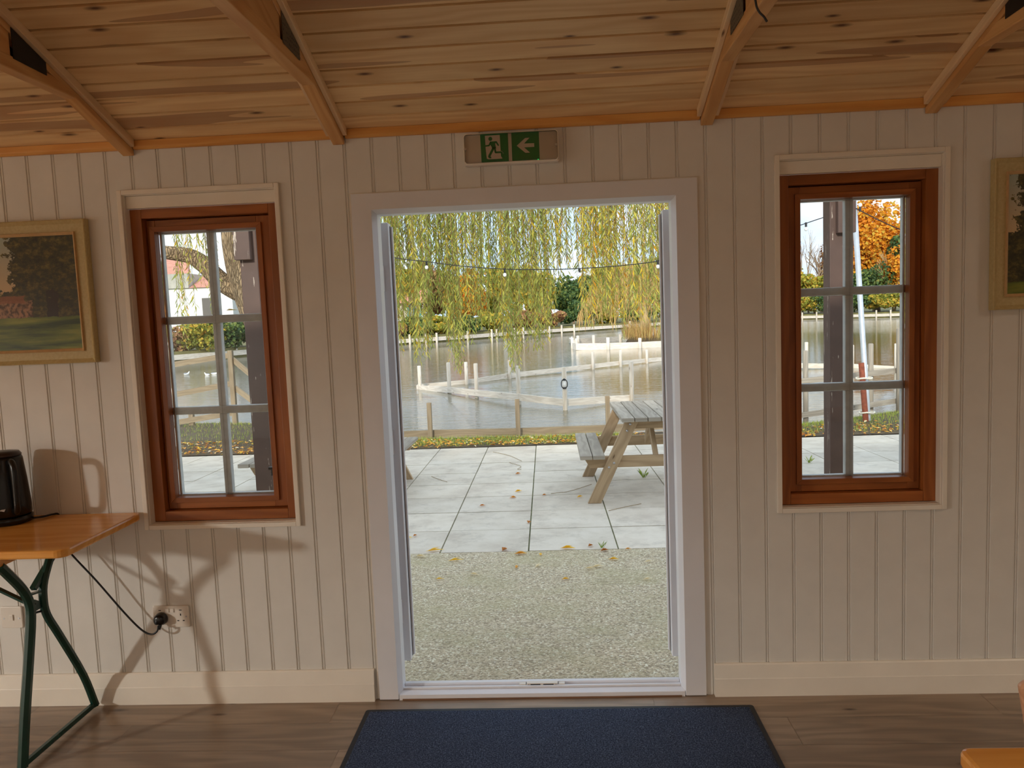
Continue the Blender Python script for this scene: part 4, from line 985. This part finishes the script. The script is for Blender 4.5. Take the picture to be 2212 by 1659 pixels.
# leaning galvanised pole strapped to a rusty stake
a, c = on_y(1876, 921, 7.42), on_y(1841, 380, 7.42)
pl = MB().tube([V(a)-V((0, 0, .2)), a, c], .034, 14).build('flag_pole', 'galv', None, 0, True); tag(pl, 'leaning galvanised pole carrying the string lights outside the right window', 'pole')
a, c = on_y(1871, 919, 7.36), on_y(1860.5, 784, 7.36)
st_ = empty('steel_stake', (a.x, 7.36, gz(7.36))); tag(st_, 'rusty brown steel stake strapped to the galvanised pole', 'stake')
MB().tube([V(a)-V((0, 0, .2)), a, c], .036, 12).build('stake', 'rust', st_, 0, True)
for (x, y, w) in ((1867, 817, .10), (1873, 891, .095)):
    q = on_y(x, y, 7.38); m = MB(); pts = [(q.x+w*math.cos(t*PI/10), 7.385+.065*math.sin(t*PI/10), q.z+.006*math.sin(t)) for t in range(21)]
    m.tube(pts, .012, 6).build('rope_tie', 'rope', st_, 0, True)
# rails seen through the left window
pz = on_y(497, 758, 9.6)
fence('tan corner fence above the landing seen through the left window',
      [[rl(330, 797, 9.4), rl(372, 788, 9.45), rl(493, 768, 9.62)], [rl(330, 864, 9.4), rl(380, 852, 9.45), rl(497, 829, 9.62)], [rl(330, 925, 9.4), rl(385, 912, 9.45), rl(503, 892, 9.62)],
       [rl(502, 776, 9.62), rl(545, 812, 9.35), rl(600, 860, 9.0)], [rl(508, 838, 9.62), rl(548, 868, 9.35), rl(600, 908, 9.0)]],
      [((on_y(504, 850, 9.58).x, 9.58, -.5), on_y(497, 757, 9.58).z), ((on_y(412, 900, 9.50).x, 9.53, -.5), on_y(412, 893, 9.5).z)], 'tan2', .038, .088, 'bank_fence', True, rt=.03)

# ------------------------------------------------------------------ water, far bank
m = MB(); i = m.add([(-140, 6.8, WATER), (140, 6.8, WATER), (140, 135, WATER), (-140, 135, WATER)]); m.face((i, i+1, i+2, i+3)); struct(m.build('lake_water', 'water'), 'rippled lake')
far = [(-60, 20), (-34, 30), (-21.7, 39.9), (-19.9, 43.0), (-18.3, 47.0), (-11.6, 54.9), (-7.3, 60.0), (-3.7, 65.5), (1.0, 71.1), (5.0, 75.5), (12.5, 83.4), (20, 87.5), (29.1, 89.0), (36.3, 82), (46, 74), (70, 58)]
m = MB(); n = len(far); a = m.add([(x, y, WATER-.5) for x, y in far]); b_ = m.add([(x, y, .15) for x, y in far]); c = m.add([(x*1.9-10*(1 if x < 0 else -1), y+70, .4) for x, y in far])
for i in range(n-1): m.face((a+i, a+i+1, b_+i+1, b_+i)); m.face((b_+i, b_+i+1, c+i+1, c+i))
struct(m.build('ground_far_shore', 'shoregrass'), 'far lake shore')
eds = empty('shore_edging', (0, 70, 0)); tag(eds, 'white timber edging boards and posts along the far shore', 'edging')
m = MB()
for (x0, y0), (x1, y1) in zip(far, far[1:]): m.bar((x0, y0-.12, WATER+.27), (x1, y1-.12, WATER+.27), .1, .3)
m.build('edging_board', 'rail', eds)
def far_y(x):
    for (x0, y0), (x1, y1) in zip(far, far[1:]):
        if x0 <= x <= x1: return y0+(y1-y0)*(x-x0)/(x1-x0)
    return 80
for px, py in ((885, 731), (920, 728), (943, 726), (1010, 722), (1062, 719), (1073, 717), (1112, 712), (1130, 712), (1187, 708), (1213, 705), (1240, 702), (1361, 694), (1385, 692), (1733, 675), (1764, 674), (1893, 670), (1924, 669), (540, 748)):
    v = ray(px, py)      # meet the far shore line
    best = min(range(2000), key=lambda k_: abs((CAM+v*(20+k_*.05)).y - far_y((CAM+v*(20+k_*.05)).x)+.25)); p = CAM+v*(20+best*.05)
    MB().tube([(p.x, p.y, WATER-.3), (p.x, p.y, max(p.z, .3))], .09, 8).build('post', 'rail', eds)

# ------------------------------------------------------------------ trees
def rnd_dir():
    z = random.uniform(-1, 1); a = random.uniform(0, 2*PI); s_ = math.sqrt(1-z*z); return V((s_*math.cos(a), s_*math.sin(a), z))
def crown(mb, c, rx, rz, n, leaf, blobs, ry=None, tint=(0, 1)):
    ry = ry or rx; bl = []
    for _ in range(blobs):
        d = rnd_dir(); q = random.uniform(.35, .78); bl.append((V((c[0]+d.x*rx*q, c[1]+d.y*ry*q, c[2]+d.z*rz*q)), random.uniform(.28, .5), random.uniform(-.18, .18)))
    for _ in range(n):
        p, s_, tt = random.choice(bl); d = rnd_dir(); k_ = random.uniform(.7, 1.0)
        q = p+V((d.x*rx*s_*k_, d.y*ry*s_*k_, d.z*rz*s_*k_)); n1 = (d+rnd_dir()*.9).normalized(); w = n1.cross(rnd_dir()).normalized(); dd = w.cross(n1)
        L = leaf*random.uniform(.7, 1.35)
        mb.leaf(q-dd*L*.5, dd, w, L, L*.8, max(0, min(1, tint[0]+(tint[1]-tint[0])*random.random()+tt)))
def branches(mb, p, d, L, r, depth, spread=.5):
    q = p+d*L; mid = p+d*L*.5+rnd_dir()*L*.05; mb.tube([p, mid, q], [r, r*.8, r*.62], 6 if depth > 1 else 4, False)
    if depth <= 0: return
    for _ in range(random.choice((2, 3, 3))):
        nd = (d+rnd_dir()*spread+V((0, 0, .15))).normalized(); branches(mb, p+d*L*random.uniform(.55, 1.0), nd, L*random.uniform(.6, .8), r*.6, depth-1, spread)
def at_far(px, py, back): # point behind the far shore on the ray through this direction
    v = ray(px, py); best = min(range(3400), key=lambda k_: abs((CAM+v*(15+k_*.05)).y - far_y((CAM+v*(15+k_*.05)).x)-back)); return CAM+v*(15+best*.05)
def ftree(px, wpx, ytop, back, mat, label, cat='tree', n=2200, leaf=.5, blobs=16, low=None, trunk=True, group='trees on the far shore', name=None):
    b0 = at_far(px, 690, back); dist = (b0-CAM).length; top = on_y(px, ytop, b0.y); w = wpx/F*dist*.5
    base = .2; zl = low if low is not None else base+(top.z-base)*.06
    rz = (top.z-zl)*.5; c = (top.x, b0.y, zl+rz)
    r = empty(name or ('tree' if cat == 'tree' else 'bush'), (top.x, b0.y, base)); tag(r, label, cat, group)
    m = MB(); crown(m, c, w*.8, rz*.86, n, leaf, blobs, min(w, 4.0)); m.build('foliage', mat, r)
    if trunk:
        m = MB(); branches(m, V((top.x, b0.y, base-.3)), V((0, 0, 1)), (top.z-base)*.4, .03*(top.z-base), 3, .45); m.build('trunk', 'barebr', r)
    return r
random.seed(5)
# right window view
ftree(1893, 150, 405, 10, 'orange', 'big orange oak beyond the lake in the right window', n=11000, leaf=.42, blobs=46)
ftree(1985, 150, 470, 7, 'dgreen', 'tall dark green tree at the right edge of the right window view', n=6500, leaf=.42, blobs=30)
ftree(1900, 130, 560, 5, 'dgreen', 'dark green tree below the big orange oak', n=5000, leaf=.36, blobs=24)
ftree(1955, 110, 520, 4, 'orange', 'small amber tree in front of the dark tree, right window', n=5000, leaf=.36, blobs=26)
ftree(1760, 120, 585, 6, 'ygreen', 'yellow green tree at the left of the right window view', n=5200, leaf=.36, blobs=26)
ftree(1790, 60, 500, 12, 'brownleaf', 'thin rusty tree behind the flaking veranda post', n=700, leaf=.45)
ftree(1690, 130, 560, 8, 'ygreen', 'olive tree hidden by the right door jamb and window frame', n=1800, leaf=.5)
def bare(px, wpx, ytop, back, mat, label, depth=4):
    b0 = at_far(px, 690, back); top = on_y(px, ytop, b0.y); r = empty('bare_tree', (top.x, b0.y, .2)); tag(r, label, 'tree', 'trees on the far shore'); m = MB(); H = top.z
    for q in range(3): branches(m, V((top.x+random.uniform(-.6, .6), b0.y+random.uniform(-1, 1), -.2)), (V((random.uniform(-.2, .2), 0, 1))).normalized(), H*.38, .012*H, depth, .42)
    m.build('branches', mat, r)
bare(1742, 70, 490, 9, 'barebr', 'bare leafless tree at the left of the right window view')
bare(1775, 50, 520, 14, 'barebr', 'bare thin tree next to the flaking veranda post, further back')
bare(1936, 70, 500, 2.5, 'palebr', 'pale branched bare tree in front of the orange oak', 4)
# door view, behind the willow
spec = [(845, 150, 560, 9, 'ygreen', 'pale green tree behind the willow at the left door jamb'), (925, 140, 552, 14, 'brownleaf', 'russet tree behind the willow, left of centre'),
 (1000, 110, 575, 8, 'orange', 'orange tree behind the willow near the middle of the doorway'), (1075, 150, 556, 13, 'ygreen', 'olive tree behind the middle of the willow'),
 (1150, 130, 572, 8, 'ygreen', 'yellow green tree right of the olive tree, behind the willow'), (1235, 140, 580, 12, 'dgreen', 'green tree behind the gap in the willow'),
 (1320, 150, 556, 8, 'ygreen', 'yellowing tree beyond the island, right of the willow gap'), (1410, 150, 545, 13, 'dgreen', 'dark tree beyond the island at the right door jamb'),
 (1500, 140, 540, 12, 'ygreen', 'olive tree beyond the wall right of the doorway'), (1590, 130, 550, 10, 'dgreen', 'green tree between doorway and right window view')]
spec += [(620, 120, 585, 8, 'ygreen', 'olive tree right of the white house beyond the lake'), (690, 130, 570, 10, 'dgreen', 'dark tree beyond the wall between left window and door'),
 (765, 120, 575, 9, 'brownleaf', 'russet tree beyond the wall just left of the door')]
for s_ in spec: ftree(*s_, n=4200, leaf=.40, blobs=24)
bs = [(640, 110, 700, 'dgreen', 'green bush on the shore right of the white house'), (705, 110, 700, 'ygreen', 'yellow bush on the shore between left window and door'), (775, 110, 698, 'dgreen', 'green bush on the shore just left of the door view'), (840, 90, 695, 'brownleaf', 'russet bush at the waterline by the left jamb'), (885, 80, 690, 'dgreen', 'green bush on the far shore left of the willow strands'), (940, 80, 688, 'ygreen', 'yellow bush on the far shore below the pavilion'),
 (1000, 80, 684, 'dgreen', 'green bush on the far shore at the middle left'), (1060, 80, 680, 'ygreen', 'olive bush on the far shore at the middle'), (1125, 80, 678, 'brownleaf', 'brown bush on the far shore at the middle right'),
 (1185, 90, 665, 'brownleaf', 'large rusty brown bush on the far shore'), (1245, 90, 652, 'dgreen', 'tall green bush right of the rusty bush'), (1310, 90, 655, 'ygreen', 'yellow green bush beyond the island fence'),
 (1375, 90, 650, 'dgreen', 'dark bush behind the island tree'), (1440, 90, 650, 'ygreen', 'olive bush behind the right door jamb'), (1735, 80, 622, 'ygreen', 'yellow bush at the waterline, left in the right window'),
 (1790, 70, 630, 'dgreen', 'green bush behind the veranda post in the right window'), (1850, 80, 625, 'dgreen', 'dark green bush behind the leaning pole'), (1910, 80, 632, 'ygreen', 'straw coloured bush right of the leaning pole'), (1965, 80, 630, 'ygreen', 'olive bush at the right edge of the right window')]
for px, w, yt, mat, lb in bs: ftree(px, w*1.25, yt-8, 1.8, mat, lb, 'bush', 2400, .28, 18, .05, False, 'bushes on the far shore')
for px, w, yt, mat, lb in ((370, 80, 700, 'brownleaf', 'brown hedge bush at the left of the left window view'), (425, 80, 695, 'ygreen', 'yellow hedge bush in the left window view'), (480, 80, 690, 'dgreen', 'dark green hedge bush behind the left window muntin'), (535, 80, 690, 'dgreen', 'round green hedge bush beside the left veranda post'), (590, 80, 690, 'ygreen', 'hedge bush behind the left veranda post')):
    ftree(px, w*1.5, yt-6, 1.4, mat, lb, 'bush', 2600, .22, 20, .0, False, 'hedge bushes on the near left shore')
# island tree
b0 = V((on_y(1392, 742, 41).x, 41.0, WATER+.3)); r = empty('island_tree', b0); tag(r, 'straw coloured willow on the small island with a thick pale trunk', 'tree')
m = MB(); m.tube([b0-V((0, 0, .2)), b0+V((.05, 0, .9)), b0+V((-.1, 0, 2.0)), b0+V((.2, 0, 3.2))], [.34, .27, .22, .15], 10)
for _ in range(5): branches(m, b0+V((.0, 0, 1.7+random.random())), (V((random.uniform(-1, 1), random.uniform(-1, 1), 1.2))).normalized(), 1.5, .10, 3, .6)
m.build('trunk', 'palebr', r)
m = MB()
for _ in range(1500):
    a = random.uniform(0, 2*PI); rd = 3.4*math.sqrt(random.random()); x, y = b0.x+rd*math.cos(a)-.3, b0.y+rd*math.sin(a); zt = b0.z+4.4-.22*rd*rd+random.uniform(-.6, .3)
    m.leaf((x, y, zt), V((random.uniform(-.35, .35), random.uniform(-.2, .2), -1)).normalized(), V((1, 0, 0)), random.uniform(.4, 1.1), .05, random.random())
m.build('foliage', 'reed', r)

# buildings on the far side ---------------------------------------------------
q = on_y(345, 690, 58); x0 = q.x-5; x1 = on_y(505, 690, 58).x
Bq = empty('white_house', ((x0+x1)/2, 60, .3)); tag(Bq, 'white house with a red tiled roof far behind the left window', 'house')
zw = on_y(420, 622, 58).z; zr = on_y(380, 592, 58).z; zt = on_y(350, 568, 58).z
MB().span(x0, x1, 58, 66, 0, zw).build('wall', 'housew', Bq)
MB().span(x0-.2, on_y(408, 600, 58).x, 57.8, 66, zw+.01, zr).build('fascia', 'greyroof', Bq)
xa = on_y(408, 590, 58).x
MB().prism([(x0-1, 57.9, zr+.01), (xa, 57.9, zr+.01), (xa-1.5, 61, zt+.6), (x0-1, 61, zt+.6)], (0, .3, 0)).prism([(xa+.01, 57.8, zw+.01), (x1+.4, 57.8, zw+.01), (x1+.4, 60.5, zw+1.1), (xa+.01, 60.5, zw+1.1)], (0, .3, 0)).build('roof', 'redroof', Bq)
w_ = on_y(447, 668, 57.95); MB().span(w_.x-.35, w_.x+.35, 57.93, 57.995, w_.z-1.1, w_.z+.9).build('window', 'darkglass', Bq)
pc = at_far(878, 700, 4); x0, x1 = on_y(862, 700, pc.y).x, on_y(912, 700, pc.y).x
Pv = empty('park_pavilion', ((x0+x1)/2, pc.y, .2)); tag(Pv, 'cream pavilion with teal posts and red roof behind the willow', 'building')
zt = on_y(880, 655, pc.y).z
MB().span(x0, on_y(892, 700, pc.y).x, pc.y, pc.y+4, .1, zt).build('wall', 'cream', Pv)
MB().prism([(x0-.4, pc.y-.5, zt+.01), (x1+.4, pc.y-.5, zt+.01), (x1+.4, pc.y+2, zt+1.1), (x0-.4, pc.y+2, zt+1.1)], (0, .15, 0)).build('roof', 'redroof', Pv)
for px in (884, 897, 909):
    p = on_y(px, 700, pc.y-.3); MB().span(p.x-.07, p.x+.07, pc.y-.37, pc.y-.23, .1, zt).build('post', 'teal', Pv)

# string lights -----------------------------------------------------------------
SL = empty('string_lights', (0, 7.4, 2.1)); tag(SL, 'festoon cable with round white bulbs strung across the view outside', 'string lights')
cp_ = [rl(700, 505, 7.6), rl(838, 553, 7.5), rl(921, 565, 7.45), rl(1000, 575, 7.42), rl(1095, 581.5, 7.4), rl(1180, 582, 7.4), rl(1252, 580, 7.4), rl(1350, 573, 7.4), rl(1440, 561, 7.4), rl(1590, 531, 7.4), rl(1721, 489, 7.4), rl(1775, 471, 7.4), rl(1847, 449, 7.385)]
MB().tube(spline(cp_, 5), .0065, 6).build('cable', 'blackm', SL, 0, True)
MB().tube(spline([rl(1847, 449, 7.385), rl(1900, 476, 7.3), rl(1955, 500, 7.25), rl(2080, 545, 7.1)], 5), .0065, 6).build('cable', 'blackm', SL, 0, True)
for px, py, Y, up_ in ((921, 566, 7.45, -1), (1090, 582, 7.4, -1), (1421, 564, 7.4, -1), (1741, 482.5, 7.4, -1), (1858, 455, 7.36, 1), (1252, 581, 7.4, -1)):
    p = V(rl(px, py, Y)); hld = MB().tube([p+V((0, 0, .012*-up_)), p+V((0, 0, .045*up_))], .014, 10).build('bulb_holder', 'blackm', SL)
    MB().lathe(p+V((0, 0, (.0455 if up_ > 0 else -.0975))), [(.010, 0), (.021, .012), (.024, .028), (.019, .044), (.008, .052)], 14).build('bulb', 'bulb', hld, 0, True)

# gulls on the water -------------------------------------------------------------
def gull(p, s_, ang, label, name='gull'):
    r = empty(name, p, (0, 0, ang)); tag(r, label, 'bird', 'gulls on the lake')
    m = MB(); m.tube([(-.20, 0, .10), (-.12, 0, .075), (-.03, 0, .07), (.06, 0, .085), (.11, 0, .13), (.125, 0, .165), (.15, 0, .175), (.172, 0, .172)], [.008, .045, .062, .055, .033, .024, .030, .012], 12)
    o = m.build('body', 'gull', r, 0, True, local=True)
    MB().tube([(-.21, 0, .115), (-.10, 0, .115), (.02, 0, .118)], [.01, .04, .02], 10).build('wings', 'gullg', r, 0, True, local=True)
    MB().tube([(.168, 0, .170), (.20, 0, .165)], [.008, .003], 6).build('beak', 'beak', r, 0, True, local=True)
    r.scale = (s_,)*3
for (px, py, s_, an, lb) in ((404, 810, .85, 1.2, 'white gull on the water, leftmost in the left window'), (447, 811, .75, 2.8, 'white gull sitting behind the fence rail in the left window'), (465, 809, .8, .3, 'white gull right of another gull next to the muntin')):
    p = on_z(px, py, WATER); gull((p.x, p.y, WATER-.03), s_, an, lb)
p = on_z(1233, 732, WATER); gull((p.x, p.y, WATER-.03), .95, .8, 'white gull on the water off the tip of the island fence')
p = at_far(512, 762, -.12); gull((p.x, p.y, WATER+.425), .9, 2.0, 'white gull perched on the shore edging beside the left veranda post')
p = at_far(928, 733, -.12); gull((p.x, p.y, WATER+.425), .9, 2.4, 'white gull perched on the far shore edging behind the willow')

# ------------------------------------------------------------------ the big willow
random.seed(11)
Wb = V((-3.68, 8.35, gz(8.3)-.1)); WR = empty('willow_tree', Wb); tag(WR, 'weeping willow with a thick leaning trunk, its yellow green strands across the doorway', 'tree')
tr = [Wb-V((0, 0, .2)), Wb+V((-.10, .03, .7)), Wb+V((-.30, .06, 1.3)), Wb+V((-.60, .1, 2.0)), Wb+V((-.80, .14, 2.7)), Wb+V((-.84, .2, 3.5)), Wb+V((-.6, .2, 4.8))]
MB().tube(spline(tr, 6), [.40-.0032*i for i in range(37)], 22).build('trunk', 'bark', WR, 0, True)
limbs = [[Wb+V((-.62, .12, 2.1)), Wb+V((-1.15, .1, 2.38)), Wb+V((-1.55, 0, 2.78)), Wb+V((-2.1, -.2, 2.92)), Wb+V((-3.0, -.3, 3.4)), Wb+V((-3.8, -.3, 4.2))],
 [Wb+V((-.45, .2, 4.0)), Wb+V((.7, .4, 4.9)), Wb+V((2.2, .7, 5.4)), Wb+V((4.2, 1.0, 5.6)), Wb+V((6.4, 1.2, 5.3)), Wb+V((8.2, 1.2, 4.8))],
 [Wb+V((-.4, .2, 4.4)), Wb+V((.4, 1.2, 5.3)), Wb+V((1.8, 2.4, 5.8)), Wb+V((3.6, 3.2, 5.7))], [Wb+V((-.4, .1, 4.6)), Wb+V((-.9, .9, 5.5)), Wb+V((-1.8, 1.6, 6.0))]]
for lm in limbs:
    p = spline(lm, 6); n = len(p); MB().tube(p, [(.17 if lm is limbs[0] else .19)*(1-.8*i/n) for i in range(n)], 10).build('limb', 'bark', WR, 0, True)
lf = MB(); tw = MB()
def strand(x, y, zt, zb, dens=1.0, lsz=.085, tb=0.0):
    lsz *= random.choice((.8, .95, 1.05, 1.3)); ph, am = random.uniform(0, 6), random.uniform(.02, .07); n = max(3, int((zt-zb)/.35)); pts = []
    for i in range(n+1):
        t = i/n; pts.append(V((x+am*math.sin(ph+t*4.5)*(t), y+am*.7*math.cos(ph*1.3+t*4)*t, zt+(zb-zt)*t)))
    tw.tube(pts, [.006-.004*i/n for i in range(n+1)], 3, False)
    L = zt-zb; k_ = 0.0
    base = random.uniform(.0, .55)+tb
    while k_ < L:
        t = k_/L; f = t*n; i = min(n-1, int(f)); p = pts[i].lerp(pts[i+1], f-i)
        a = random.uniform(0, 2*PI); d = V((math.cos(a)*.55, math.sin(a)*.55, -1+random.uniform(-.3, .45))).normalized(); w = d.cross(rnd_dir()).normalized()
        s_ = lsz*random.uniform(.65, 1.25)*(.75 if t > .93 else 1)
        lf.leaf(p, d, w, s_, s_*.165, max(0, min(1, base+random.gauss(.08, .2))))
        k_ += random.uniform(.018, .055)/dens
# hanging-tip height (photo rows) across the doorway, and how thick the curtain is
tips = [(800, 780, 1), (830, 785, 1.2), (860, 770, 1.2), (885, 730, .9), (905, 800, 1.3), (925, 770, 1.3), (950, 700, .8), (975, 770, 1.2), (990, 815, 1.3), (1010, 760, 1.1), (1040, 700, .8), (1065, 740, .8), (1085, 730, 1.0), (1105, 810, 1.3), (1125, 800, 1.3), (1150, 760, 1.1), (1175, 760, 1.1), (1195, 700, .7), (1215, 600, .45), (1240, 570, .5), (1262, 700, 1.0), (1285, 720, 1.2), (1305, 680, 1.1), (1330, 690, 1.1), (1345, 760, 1.0), (1370, 690, 1.0), (1395, 700, 1.1), (1420, 720, 1.1), (1445, 700, 1.0), (1480, 680, .8)]
def tip_at(px):
    for (a, ya, wa), (c, yc, wc) in zip(tips, tips[1:]):
        if a <= px <= c: t = (px-a)/(c-a); return ya+(yc-ya)*t, wa+(wc-wa)*t
    return 700, .5
cnt = 0
while cnt < 620:
    px = random.uniform(805, 1475); ty, w = tip_at(px)
    if random.random() > w/1.35: continue
    Y = random.uniform(7.75, 10.2); r_ = random.random()
    py = ty-8 if r_ < .3 else ty-random.uniform(10, 70) if r_ < .5 else random.uniform(520, max(540, ty-40))
    p = on_y(px, py, Y)
    zt = random.uniform(4.2, 5.2) if r_ < .6 else random.uniform(2.9, 4.4)
    strand(p.x, Y, zt, p.z, .82, .105, .14 if 1200 < px else .02); cnt += 1
for _ in range(70):      # in front of the trunk, left window
    px = random.choice((random.uniform(330, 420), random.uniform(400, 480), random.uniform(495, 545), random.uniform(600, 800))); Y = random.uniform(6.9, 9.3)
    py = random.choice((random.uniform(530, 620), random.uniform(640, 770))) if px < 490 else random.uniform(500, 560) if px < 560 else random.uniform(600, 780)
    p = on_y(px, py, Y); strand(p.x, Y, random.uniform(3.3, 4.2), p.z, .8, .10, .1)
for _ in range(120):      # the rest of the crown, above the view
    a = random.uniform(0, 2*PI); rd = random.uniform(1, 4.5); x = Wb.x+1.5+rd*1.2*math.cos(a); y = Wb.y+1.6+rd*.8*math.sin(a)
    if y > 7.4: strand(x, y, random.uniform(5.2, 6.3), random.uniform(3.6, 4.6), .5, .11)
lf.build('foliage', 'willow', WR); tw.build('hanging_twigs', 'twig', WR, kind='stuff')

# ================================================================== LIGHT
W = bpy.data.worlds.new('sky'); S.world = W; W.use_nodes = True; t = W.node_tree; t.nodes.clear()
wo = t.nodes.new('ShaderNodeOutputWorld'); bg = t.nodes.new('ShaderNodeBackground'); tc = t.nodes.new('ShaderNodeTexCoord'); mp = t.nodes.new('ShaderNodeMapping'); ns = t.nodes.new('ShaderNodeTexNoise'); cr_ = t.nodes.new('ShaderNodeValToRGB')
mp.inputs['Scale'].default_value = (1, 1, 2.2); ns.inputs['Scale'].default_value = 3.1; ns.inputs['Detail'].default_value = 6; ns.inputs['Roughness'].default_value = .58
cr_.color_ramp.elements[0].position = .44; cr_.color_ramp.elements[0].color = (.60, .79, 1.0, 1); cr_.color_ramp.elements[1].position = .61; cr_.color_ramp.elements[1].color = (1.0, 1.0, 1.0, 1)
for a_, b_ in ((tc.outputs['Generated'], mp.inputs[0]), (mp.outputs[0], ns.inputs['Vector']), (ns.outputs['Fac'], cr_.inputs[0]), (cr_.outputs[0], bg.inputs[0]), (bg.outputs[0], wo.inputs[0])): t.links.new(a_, b_)
bg.inputs[1].default_value = 1.42
def lamp(name, typ, loc, energy, color, **kw):
    d = bpy.data.lights.new(name, typ); d.energy = energy; d.color = color
    for k_, v in kw.items(): setattr(d, k_, v)
    o = bpy.data.objects.new(name, d); COL.objects.link(o); o.location = loc; return o
sun = lamp('sun', 'SUN', (0, -10, 20), 3.2, (1, .93, .82), angle=math.radians(6))
sun.rotation_euler = V((.22, 1.0, -.40)).to_track_quat('-Z', 'Y').to_euler()
WARM = (1.0, .89, .73)
def spot(loc, e, col, size, blend): lamp('room_lamp_light', 'SPOT', loc, e, col, shadow_soft_size=.12, spot_size=math.radians(size), spot_blend=blend)
spot((-6.2, -4.0, 1.80), 500, (1.0, .97, .90), 180, .26)  # unseen shaded standing lamp, placed from the table's shadow on the wall
spot((3.7, -2.0, 2.72), 42, (1.0, .86, .66), 168, .7)
spot((.9, -4.9, 2.7), 155, (1.0, .97, .90), 152, .6)

S.view_settings.view_transform = 'Standard'; S.view_settings.look = 'None'; S.view_settings.gamma = 1.0; S.view_settings.use_curve_mapping = False
S.view_settings.exposure = 0.0
S.cycles.use_denoising = True
S.cycles.max_bounces = 8; S.cycles.diffuse_bounces = 5; S.cycles.glossy_bounces = 4; S.cycles.transparent_max_bounces = 24; S.cycles.transmission_bounces = 6
S.cycles.sample_clamp_indirect = 6.0
